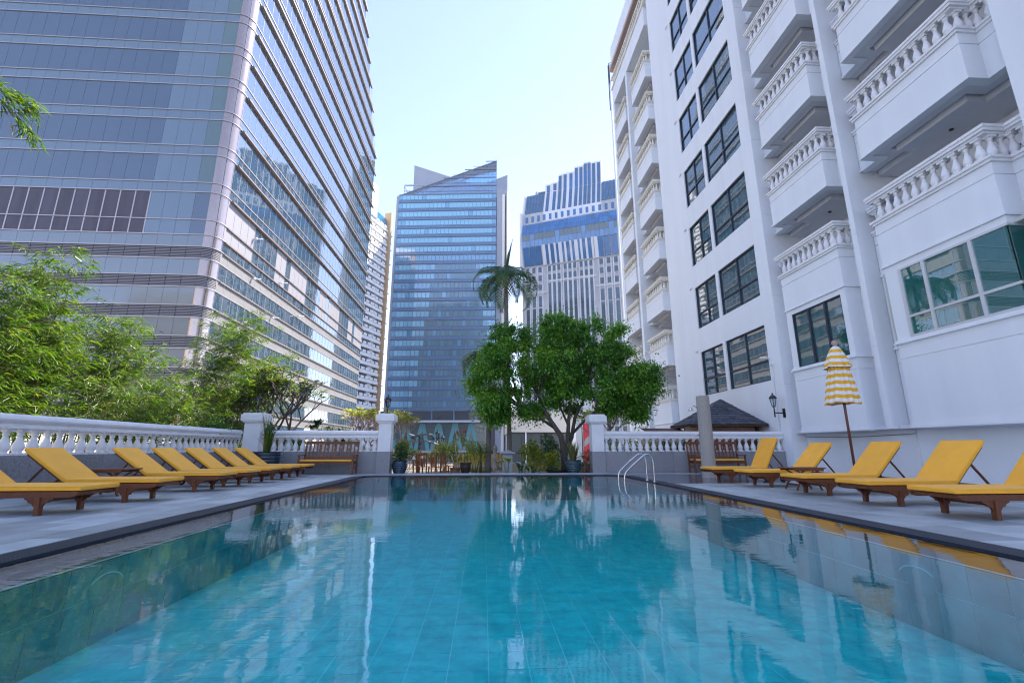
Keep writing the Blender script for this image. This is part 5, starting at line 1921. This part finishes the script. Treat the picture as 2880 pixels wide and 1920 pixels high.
def rosette(label, x, y, z, h, seed, n=3, mat=LF_DARK, L=.62, w=.045, name='dracaena'):
    t = thing(name, label, 'plant', (x, y, z), group='dark strap-leaved plants behind the short balustrade')
    rg = random.Random(seed)
    for i in range(n):
        cx, cy, hh = rg.uniform(-.35, .35), rg.uniform(-.25, .25), h * rg.uniform(.7, 1.05)
        MB().tube([(cx * .4, cy * .4, 0), (cx, cy, hh)], .022, 6).obj('stem', BARK, t)
        strap_plant(t, 34, L * .75, L * .85, mat, w, hh - .08, 'leaves', cx, cy, arch=.9, seed=seed + i)
    return t
rosette('strap-leaved plant behind the short balustrade, nearest the blue reed pot', -7.35, 19.4, -.3, 1.95, 71)
rosette('strap-leaved plant behind the middle of the short balustrade', -6.55, 19.5, -.3, 2.15, 72)
rosette('strap-leaved plant behind the short balustrade above the bench back', -5.65, 19.4, -.3, 2.10, 73, 4)
shrub('flowering_shrub', 'pale flowering shrub between the strap-leaved plants', 'shrub', -6.1, 19.15, -.3, [(-.7, 0, 1.85), (-.35, 0, 1.9), (0, .1, 1.95), (.5, 0, 1.9), (.8, 0, 1.8), (-.9, .1, 1.7), (.2, 0, 1.6)], 900, FLOWER, .07, .05, .2, 74)
shrub('green_shrub', 'green shrub filling the gaps of the short balustrade', 'shrub', -6.2, 19.0, -.3, [(-1.5, 0, .9), (-1.0, 0, 1.2), (-.5, 0, 1.0), (0, 0, 1.25), (.5, 0, 1.0), (1.0, 0, 1.2), (1.5, 0, 1.0)], 1300, LF_YEL, .13, .045, .42, 75)
shrub('yellow_shrub', 'bright yellow-green shrub on thin stems left of the teal pot', 'shrub', 2.15, 20.2, -.3, [(-.2, 0, .9), (.15, .1, 1.15), (-.05, 0, 1.35), (.2, -.1, .85), (-.3, 0, 1.15), (.05, 0, .6)], 1100, LF_YEL, .13, .05, .26, 81)
shrub('yellow_shrub', 'low yellow-green plant at the foot of the bushy tree', 'shrub', 2.75, 19.9, -.3, [(-.2, 0, .5), (.1, .1, .65), (.3, 0, .55), (0, 0, .85), (.25, 0, .95)], 620, LF_YEL, .12, .05, .22, 82)
shrub('dark_shrub', 'dark green shrub right behind the yellow-green plant', 'shrub', 3.0, 21.3, -.3, [(-.2, 0, 1.0), (.1, 0, 1.3), (.2, 0, .8), (-.1, 0, 1.6), (.3, .2, 1.1)], 900, LF_DARK, .13, .05, .32, 83)
shrub('red_leaved_shrub', 'reddish-leaved shrub right of the teal pot by the pillar', 'shrub', 4.35, 19.9, -.3, [(-.2, 0, .75), (.1, 0, .95), (.2, 0, .6), (-.3, 0, .5), (.0, 0, .4), (.35, 0, .85)], 800, Mleaf('reddish leaf', [(0, (.10, .17, .03)), (.5, (.20, .17, .05)), (1, (.42, .13, .09))]), .11, .045, .26, 84)
shrub('yellow_shrub', 'pale yellow-green shrub behind the dark clay pot', 'shrub', -.35, 21.9, -.3, [(-.3, 0, .9), (0, 0, 1.15), (.2, 0, .85), (-.1, 0, 1.35), (.3, 0, 1.2)], 800, LF_YEL, .11, .04, .28, 85)
shrub('green_shrub', 'green shrub behind the dining chairs beside the lamp post', 'shrub', -2.0, 23.4, -.3, [(-.5, 0, .8), (-.2, 0, 1.1), (.2, 0, .95), (.5, 0, 1.25), (0, 0, 1.3), (.6, 0, .8)], 1200, LF_YEL, .13, .05, .30, 86)
shrub('green_shrub', 'green shrub behind the dining table next to the left gate pillar', 'shrub', -3.75, 23.0, -.3, [(-.5, 0, .8), (-.2, 0, 1.2), (.2, 0, .95), (.5, 0, .9), (-.1, 0, 1.4), (.7, 0, .7)], 1200, LF_YEL, .13, .05, .30, 87)
shrub('hedge_plants', 'row of low green plants at the foot of the yellow wall', 'hedge', -.2, 22.8, -.3, [(-.7, 0, .2), (-.3, 0, .25), (.1, 0, .22), (.5, 0, .28), (.9, 0, .2)], 800, LF_YEL, .10, .04, .18, 88)
shrub('green_shrub', 'leafy shrub seen through the long balustrade near the pillar', 'shrub', 5.9, 19.4, -.3, [(-.8, 0, .9), (-.4, 0, 1.2), (0, 0, 1.0), (.4, 0, 1.3), (.8, 0, 1.1), (1.3, 0, 1.2), (1.8, 0, 1.0)], 1500, LF_YEL, .13, .05, .36, 89)
shrub('dark_shrub', 'dark shrub seen through the middle of the long balustrade', 'shrub', 8.1, 19.4, -.3, [(-.8, 0, 1.0), (-.3, 0, 1.2), (.2, 0, 1.1), (.7, 0, 1.2), (1.1, 0, .9)], 1300, LF_DARK, .14, .05, .38, 90)

# big-leaved plants along the garden edge
def bigleaf(label, x, y, n, h, seed, mat=LF_DARK):
    t = thing('broad_leaved_plant', label, 'plant', (x, y, -.3), group='broad-leaved plants along the garden edge')
    rg = random.Random(seed)
    for i in range(n):
        a = rg.uniform(0, 2 * PI)
        hh = h * rg.uniform(.55, 1)
        bx, by = .16 * math.cos(a), .16 * math.sin(a)
        L, W = rg.uniform(.28, .40), rg.uniform(.15, .20)
        tilt = rg.uniform(.5, 1.2)
        m = MB(); m.smooth = True
        vs, k = [], 7
        for j in range(k + 1):
            f = j / k
            w = W * math.sin(PI * min(f * .92 + .06, 1)) ** .8
            r = L * f
            px = bx + math.cos(a) * r * math.cos(tilt); py = by + math.sin(a) * r * math.cos(tilt); pz = hh + r * math.sin(tilt) - L * .5 * f * f
            s = (-math.sin(a) * w / 2, math.cos(a) * w / 2)
            vs += [(px + s[0], py + s[1], pz + .03), (px, py, pz), (px - s[0], py - s[1], pz + .03)]
        m.add(vs, [q for j in range(k) for q in ((3 * j, 3 * j + 1, 3 * j + 4, 3 * j + 3), (3 * j + 1, 3 * j + 2, 3 * j + 5, 3 * j + 4))])
        nf_ = len(m.f)
        m.smooth = False
        m.tube([(0, 0, 0), (bx * .7, by * .7, hh * .6), (bx, by, hh)], .012, 5, cap=False)
        o = m.obj('leaf', mat, t)
        at = o.data.attributes.new('rnd', 'FLOAT', 'FACE')
        v = rg.random()
        at.data.foreach_set('value', [v] * len(m.f))
    return t
bigleaf('broad-leaved plant just right of the tall palm trunk', 1.55, 19.0, 8, .55, 91)
bigleaf('broad-leaved plant left of the palm trunk beside the statue', 1.0, 19.6, 5, .75, 92, LF_YEL)
bigleaf('broad-leaved plant between the palm and the yellow-green shrub', 1.95, 19.1, 7, .42, 93)
bigleaf('broad-leaved plant at the foot of the bushy tree trunk', 3.0, 19.3, 7, .40, 94)

# potted plants on the terrace
t = thing('planter', 'terracotta pot with a thin branching frangipani and red flowers', 'planter', (-1.22, 20.6, -.3))
ribbed_pot(t, [(.15, 0), (.19, .1), (.225, .33), (.245, .36), (.245, .40)], TERRA, 1, 20)
m = MB()
for p in ([(0, 0, .3), (-.1, 0, .7), (-.28, 0, 1.1)], [(0, 0, .3), (.1, 0, .75), (.2, .05, 1.2), (.32, 0, 1.75)], [(.1, 0, .75), (-.02, 0, 1.2), (.06, 0, 1.8)], [(.2, .05, 1.15), (.5, 0, 1.35)]):
    m.tube(p, [.028, .022, .016, .010][:len(p)], 6)
m.obj('stem', M('pale stem', (.42, .33, .26), rough=.8), t)
leaf_ball(t, 'leaves', [(-.28, 0, 1.15), (.32, 0, 1.65), (.06, 0, 1.7), (.5, 0, 1.38), (.6, 0, 1.2)], 110, LF_YEL, .20, .05, .10, 95)
leaf_ball(t, 'flowers', [(.06, 0, 1.93), (.36, 0, 1.95)], 70, LF_RED, .07, .05, .08, 96)
t = thing('planter', 'dark clay pot with a bare bonsai twig', 'planter', (-.80, 21.2, -.3))
ribbed_pot(t, [(.15, .12), (.20, .2), (.24, .45), (.255, .56), (.255, .60)], DARKPOT, 2, 20)
MB().box(-.5, .5, -.3, .3, 0, .11).obj('plinth', TERRA, t)
MB().tube([(0, 0, .5), (-.1, 0, .72), (-.35, 0, .95)], [.018, .012, .006], 6).obj('stem', BARK, t)
leaf_ball(t, 'leaves', [(0, 0, .75), (.05, 0, .9)], 40, LF_DARK, .08, .03, .08, 97)
t = thing('planter', 'shallow dark bowl planter at the foot of the bushy tree', 'planter', (2.95, 19.0, -.3))
ribbed_pot(t, [(.20, 0), (.30, .2), (.42, .33), (.43, .37)], DARKPOT, 1, 20)
leaf_ball(t, 'leaves', [(-.1, 0, .5), (.1, 0, .6)], 60, LF_DARK, .12, .04, .15, 98)

# dining set --------------------------------------------------------------------
WOODO = M('orange varnished wood', (0.34, 0.115, 0.030), rough=.38, noise=(4, .4), stretch=(6, 6, 18), rand=.15)
def chair(label, x, y, rz):
    t = thing('dining_chair', label, 'chair', (x, y, -.3), rz, 'wooden dining chairs on the garden terrace')
    for sx in (-1, 1):
        MB().bar((sx * .21, -.20, 0), (sx * .21, -.20, .44), .045, .045).obj('leg', WOODO, t)
        MB().bar((sx * .21, .20, 0), (sx * .22, .27, .98), .045, .045).obj('leg', WOODO, t)
        MB().bar((sx * .21, -.2, .2), (sx * .21, .2, .2), .02, .03).obj('stretcher', WOODO, t)
        MB().bar((sx * .24, -.22, .64), (sx * .24, .24, .66), .05, .025).obj('armrest', WOODO, t)
    for k in range(5):
        put('seat_slat', unit_box(WOODO), t, (0, -.19 + k * .095, .445), scale=(.44, .08, .02))
    MB().bar((-.23, .265, .95), (.23, .265, .95), .025, .09).obj('top_rail', WOODO, t)
    MB().bar((-.22, .25, .76), (.22, .25, .76), .022, .05).obj('middle_rail', WOODO, t)
    for k in range(5):
        put('back_slat', unit_box(WOODO), t, (-.14 + k * .07, .235, .64), rot=(-.09, 0, 0), scale=(.032, .014, .42))
    return t
chair('dining chair seen from behind, right next to the blue ribbed pot', -2.62, 20.7, R(172))
chair('tallest looking dining chair, nearest the terracotta pot', -1.92, 20.3, R(120))
chair('dining chair half hidden behind the tall chair', -1.62, 21.5, R(60))
chair('dining chair on the far side of the dining table', -3.05, 22.3, R(10))
chair('dining chair at the far left beside the blue ribbed pot', -3.75, 21.5, R(-80))
t = thing('dining_table', 'round wooden dining table with a folded white napkin behind the blue ribbed pot', 'table', (-2.95, 21.5, -.3))
MB().lathe([(.50, .68), (.52, .69), (.52, .715), (.50, .72)], 28).obj('tabletop', WOODO, t)
MB().lathe([(.05, .05), (.045, .68)], 10).obj('pedestal', WOODO, t)
for k in range(4):
    a = R(45 + 90 * k)
    MB().bar((0, 0, .12), (.36 * math.cos(a), .36 * math.sin(a), .03), .05, .05).obj('foot', WOODO, t)
NAP = M('white linen', (.78, .78, .78), rough=.9)
for x, y, lab in ((-3.12, 21.3, 'white folded napkin at the left of the dining table'), (-2.75, 21.35, 'white folded napkin at the right of the dining table')):
    t = thing('napkin', lab, 'napkin', (x, y, .42), group='napkins on the dining table')
    MB().lathe([(.075, 0), (.09, .03), (.05, .10), (.012, .17)], 8).obj('cloth', NAP, t)

# lamp post with three lanterns ---------------------------------------------------
t = thing('lamp_post', 'three-armed garden lamp post behind the dining chairs', 'lamp post', (-2.53, 25.6, -.3))
BRZ = M('brown lamp post', (.16, .12, .09), rough=.5, metal=.3)
MB().tube([(0, 0, 0), (0, 0, 1.62)], .03, 10).obj('post', BRZ, t)
MB().lathe([(.09, 0), (.09, .05), (.05, .12), (.04, .3), (.03, .34)], 12).obj('base', BRZ, t)
MB().tube([(-.24, 0, 1.42), (-.22, 0, 1.36), (0, 0, 1.40), (.27, 0, 1.40), (.29, 0, 1.46)], .018, 6).obj('arm', BRZ, t)
lantern(t, 1.62, 1.2); lantern(t, 1.40, 1.0, -.24, 0); lantern(t, 1.44, 1.0, .29, 0)

# railing, yellow wall, hedge planter ------------------------------------------------
t = thing('garden_railing', 'dark iron railing behind the dining terrace', 'railing', (-4.6, 26.2, -.3))
MB().box(0, 9.2, -.02, .02, .93, .97).obj('top_rail', IRON, t)
MB().box(0, 9.2, -.015, .015, .10, .13).obj('bottom_rail', IRON, t)
for k in range(58):
    put('picket', unit_box(IRON), t, (.08 + k * .158, 0, .53), scale=(.02, .02, .80))
t = thing('yellow_wall', 'low yellow wall beyond the iron railing', 'wall', (-1.7, 27.0, -.3))
MB().box(0, 3.2, 0, .2, 0, .93).obj('wall', M('yellow render', (.62, .46, .12), rough=.8, noise=(1.5, .15)), t)
MB().box(0, 3.2, -.03, .2, .0, .28).obj('plinth', M('pale plinth', (.6, .54, .42), rough=.8), t)
t = thing('cream_kerb', 'low cream planter wall behind the broad-leaved plants', 'wall', (1.3, 22.2, -.3))
MB().box(0, 4.0, 0, .25, 0, .50).obj('wall', M('cream kerb', (.66, .60, .46), rough=.8, noise=(2, .15)), t)
MB().box(-.03, 4.03, -.04, .29, .50, .56).obj('coping', WHITE, t)
PEDM = M('grey pedestal stone', (.36, .40, .44), rough=.7)
t = thing('stone_pedestal', 'white square pedestal behind the kneeling statue', 'pedestal', (1.08, 21.2, -.3))
MB().box(-.22, .22, -.22, .22, 0, .98).obj('shaft', PEDM, t, bevel=.01)
MB().box(-.34, .34, -.34, .34, .98, 1.05).obj('cap', PEDM, t, bevel=.01)
MB().prism([(-.30, 1.05), (.30, 1.05), (0, 1.15)], 'y', -.3, .3).obj('ridge', PEDM, t, fix=True)
# white boundary wall beyond the bamboo, lit by the sun
t = thing('boundary_wall', 'bright white boundary wall behind the bamboo', 'wall', (-15.6, -4, 0))
MB().box(-.2, 0, 0, 34, -.3, 1.7).obj('wall', M('boundary white', (.82, .80, .76), rough=.8), t)
MB().box(-.25, .05, 0, 34, 1.7, 1.78).obj('coping', WHITE, t)

# pavilion with shingle roof beside the hotel ---------------------------------------
SHING = M('roof shingle', (.085, .095, .12), rough=.75, noise=(9, .4), rand=.30)
t = thing('garden_pavilion', 'small pavilion with a dark shingle roof against the hotel wall', 'pavilion', (11.0, 20.4, -.3))
for x in (-1.5, .9):
    for y in (-.9, .9):
        MB().box(x - .06, x + .06, y - .06, y + .06, 0, 2.25).obj('post', TEAKD, t)
APX, W_, D_, z0_, z1_ = (-.15, 0), 2.05, 1.35, 2.22, 3.42
m = MB()
cs = [(-W_, -D_), (W_ * .56, -D_), (W_ * .56, D_), (-W_, D_)]
m.add([(c[0], c[1], z0_) for c in cs] + [(c[0] * 1, c[1], z0_ - .09) for c in cs] + [(APX[0], APX[1], z1_ - .03)], [(0, 1, 8), (1, 2, 8), (2, 3, 8), (3, 0, 8), (0, 4, 5, 1), (1, 5, 6, 2), (2, 6, 7, 3), (3, 7, 4, 0), (7, 6, 5, 4)])
m.obj('roof_deck', TEAKD, t, fix=True)
nrow = 11
for side in range(4):
    a, b = Vector((*cs[side], z0_)), Vector((*cs[(side + 1) % 4], z0_))
    ap = Vector((APX[0], APX[1], z1_))
    nrm = (b - a).cross(ap - a).normalized()
    if nrm.z < 0: nrm = -nrm
    for r in range(nrow):
        f0, f1 = r / nrow, (r + 1.25) / nrow
        l0, r0 = a.lerp(ap, f0), b.lerp(ap, f0)
        l1, r1 = a.lerp(ap, min(f1, 1)), b.lerp(ap, min(f1, 1))
        n = max(1, int((r0 - l0).length / .26))
        off = .5 if r % 2 else 0
        for i in range(n):
            u0, u1 = (i + .03) / n, (i + .97) / n
            v0, v1 = l0.lerp(r0, u0), l0.lerp(r0, u1)
            w0, w1 = l1.lerp(r1, u0), l1.lerp(r1, u1)
            lift = random.uniform(.018, .04)
            m = MB()
            A = [v0 + nrm * lift, v1 + nrm * lift, w1 + nrm * .008, w0 + nrm * .008]
            B = [v0 + nrm * (lift - .02), v1 + nrm * (lift - .02), w1 - nrm * .006, w0 - nrm * .006]
            m.add(A + B, [(0, 1, 2, 3), (7, 6, 5, 4), (0, 4, 5, 1), (1, 5, 6, 2), (2, 6, 7, 3), (3, 7, 4, 0)])
            if side in (0, 1, 3): m.obj('shingle', SHING, t, fix=True)
t = thing('tan_ridge', 'low tan stone roof edge behind the right balustrade', 'roof', (8.9, 19.8, -.3))
TAN = M('tan stone', (.36, .22, .125), rough=.7, noise=(6, .35), rand=.2)
for i in range(6):
    put('stone_block', unit_box(TAN), t, (.05 + (i + .5) * .72, .1 + 0.0 * i, 2.06), scale=(.715, .5, .20))
MB().box(.1, 4.3, -.1, .3, 0, 1.955).obj('brick_wall', M('brown wall', (.24, .13, .085), rough=.8, noise=(5, .4)), t)
t = thing('tile_roof', 'low brown tiled roof left of the pavilion', 'roof', (7.3, 20.6, -.3))
BRT = M('brown roof tile', (.19, .10, .075), rough=.75, rand=.25)
for r in range(4):
    for i in range(9):
        put('roof_tile', unit_box(BRT), t, (.2 + i * .21, .15 + r * .20, 1.93 + r * .055 ), rot=(R(15), 0, 0), scale=(.20, .24, .025))
MB().box(.05, 1.95, .0, 1.0, 0, 1.88).obj('wall', M('shed wall', (.5, .42, .34), rough=.8), t)

# kneeling statue -----------------------------------------------------------------
t = thing('kneeling_statue', 'weathered stone statue of a kneeling figure with joined hands', 'statue', (.45, 19.15, -.22))
V = [(0, 0, .26), (0, 0, .42), (.0, 0, .62), (-.005, 0, .80), (0, 0, .94), (.01, 0, 1.04), (.02, 0, 1.16), (.0, 0, 1.27),
     (.0, -.13, .78), (.10, -.14, .60), (.28, -.04, .66), (.34, -.02, .74),
     (.0, .13, .78), (.10, .14, .60), (.28, .04, .66),
     (.04, -.11, .22), (.42, -.13, .12), (.10, -.13, .05), (-.16, -.12, .05),
     (.04, .11, .22), (.42, .13, .12), (.10, .13, .05), (-.16, .12, .05)]
E_ = [(0, 1), (1, 2), (2, 3), (3, 4), (4, 5), (5, 6), (6, 7), (3, 8), (8, 9), (9, 10), (10, 11), (3, 12), (12, 13), (13, 14), (14, 11), (0, 15), (15, 16), (16, 17), (17, 18), (0, 19), (19, 20), (20, 21), (21, 22)]
Rr = [.17, .135, .125, .12, .05, .085, .10, .035, .065, .048, .035, .02, .065, .048, .035, .11, .075, .06, .05, .11, .075, .06, .05]
me = bpy.data.meshes.new('figure')
me.from_pydata(V, E_, [])
fig = put('figure', me, t)
sk = fig.modifiers.new('skin', 'SKIN')
for i, v in enumerate(me.skin_vertices[0].data):
    v.radius = (Rr[i], Rr[i] * (1.25 if i in (1, 2, 3) else 1))
    v.use_root = i == 0
fig.modifiers.new('sub', 'SUBSURF').render_levels = 2
fig.modifiers['sub'].levels = 2
me.materials.append(STATUE)
m = MB()
m.lathe([(.085, 1.14), (.10, 1.17), (.085, 1.21), (.055, 1.225), (.06, 1.25), (.05, 1.28), (.015, 1.30)], 14, (.02, 0, 0))
m.obj('headdress', STATUE, t)
m = MB()                                   # face: brow, nose, mouth on the +x side of the head
m.lathe([(.012, -.03), (.02, 0), (.006, .04)], 6, (.118, 0, 1.075)); m.bar((.105, -.03, 1.03), (.105, .03, 1.03), .012, .012)
m.bar((.10, -.05, 1.115), (.105, -.015, 1.12), .012, .012); m.bar((.105, .015, 1.12), (.10, .05, 1.115), .012, .012)
for s in (-1, 1): m.lathe([(.008, -.04), (.02, 0), (.008, .04)], 6, (.01, s * .105, 1.07))
m.obj('face', STATUE, t)
MB().lathe([(.150, .40), (.158, .43), (.150, .47)], 16).obj('belt', STATUE, t)
MB().box(-.30, .55, -.26, .26, -.08, .015).obj('plinth', STATUE, t, bevel=.01)
# ------------------------------------------------------------------ thin city haze round the whole scene
HZ = bpy.data.materials.new('haze air')
HZ.use_nodes = True
nt = HZ.node_tree
nt.nodes.remove(nt.nodes['Principled BSDF'])
pv = nt.nodes.new('ShaderNodeVolumePrincipled')
pv.inputs['Color'].default_value = (0.86, 0.92, 1.0, 1)
pv.inputs['Density'].default_value = 0.0002
pv.inputs['Anisotropy'].default_value = 0.2
nt.links.new(pv.outputs[0], nt.nodes['Material Output'].inputs['Volume'])
stuff(MB().box(-2510, 2510, -2510, 2510, -6.4, 158).obj('haze', HZ))
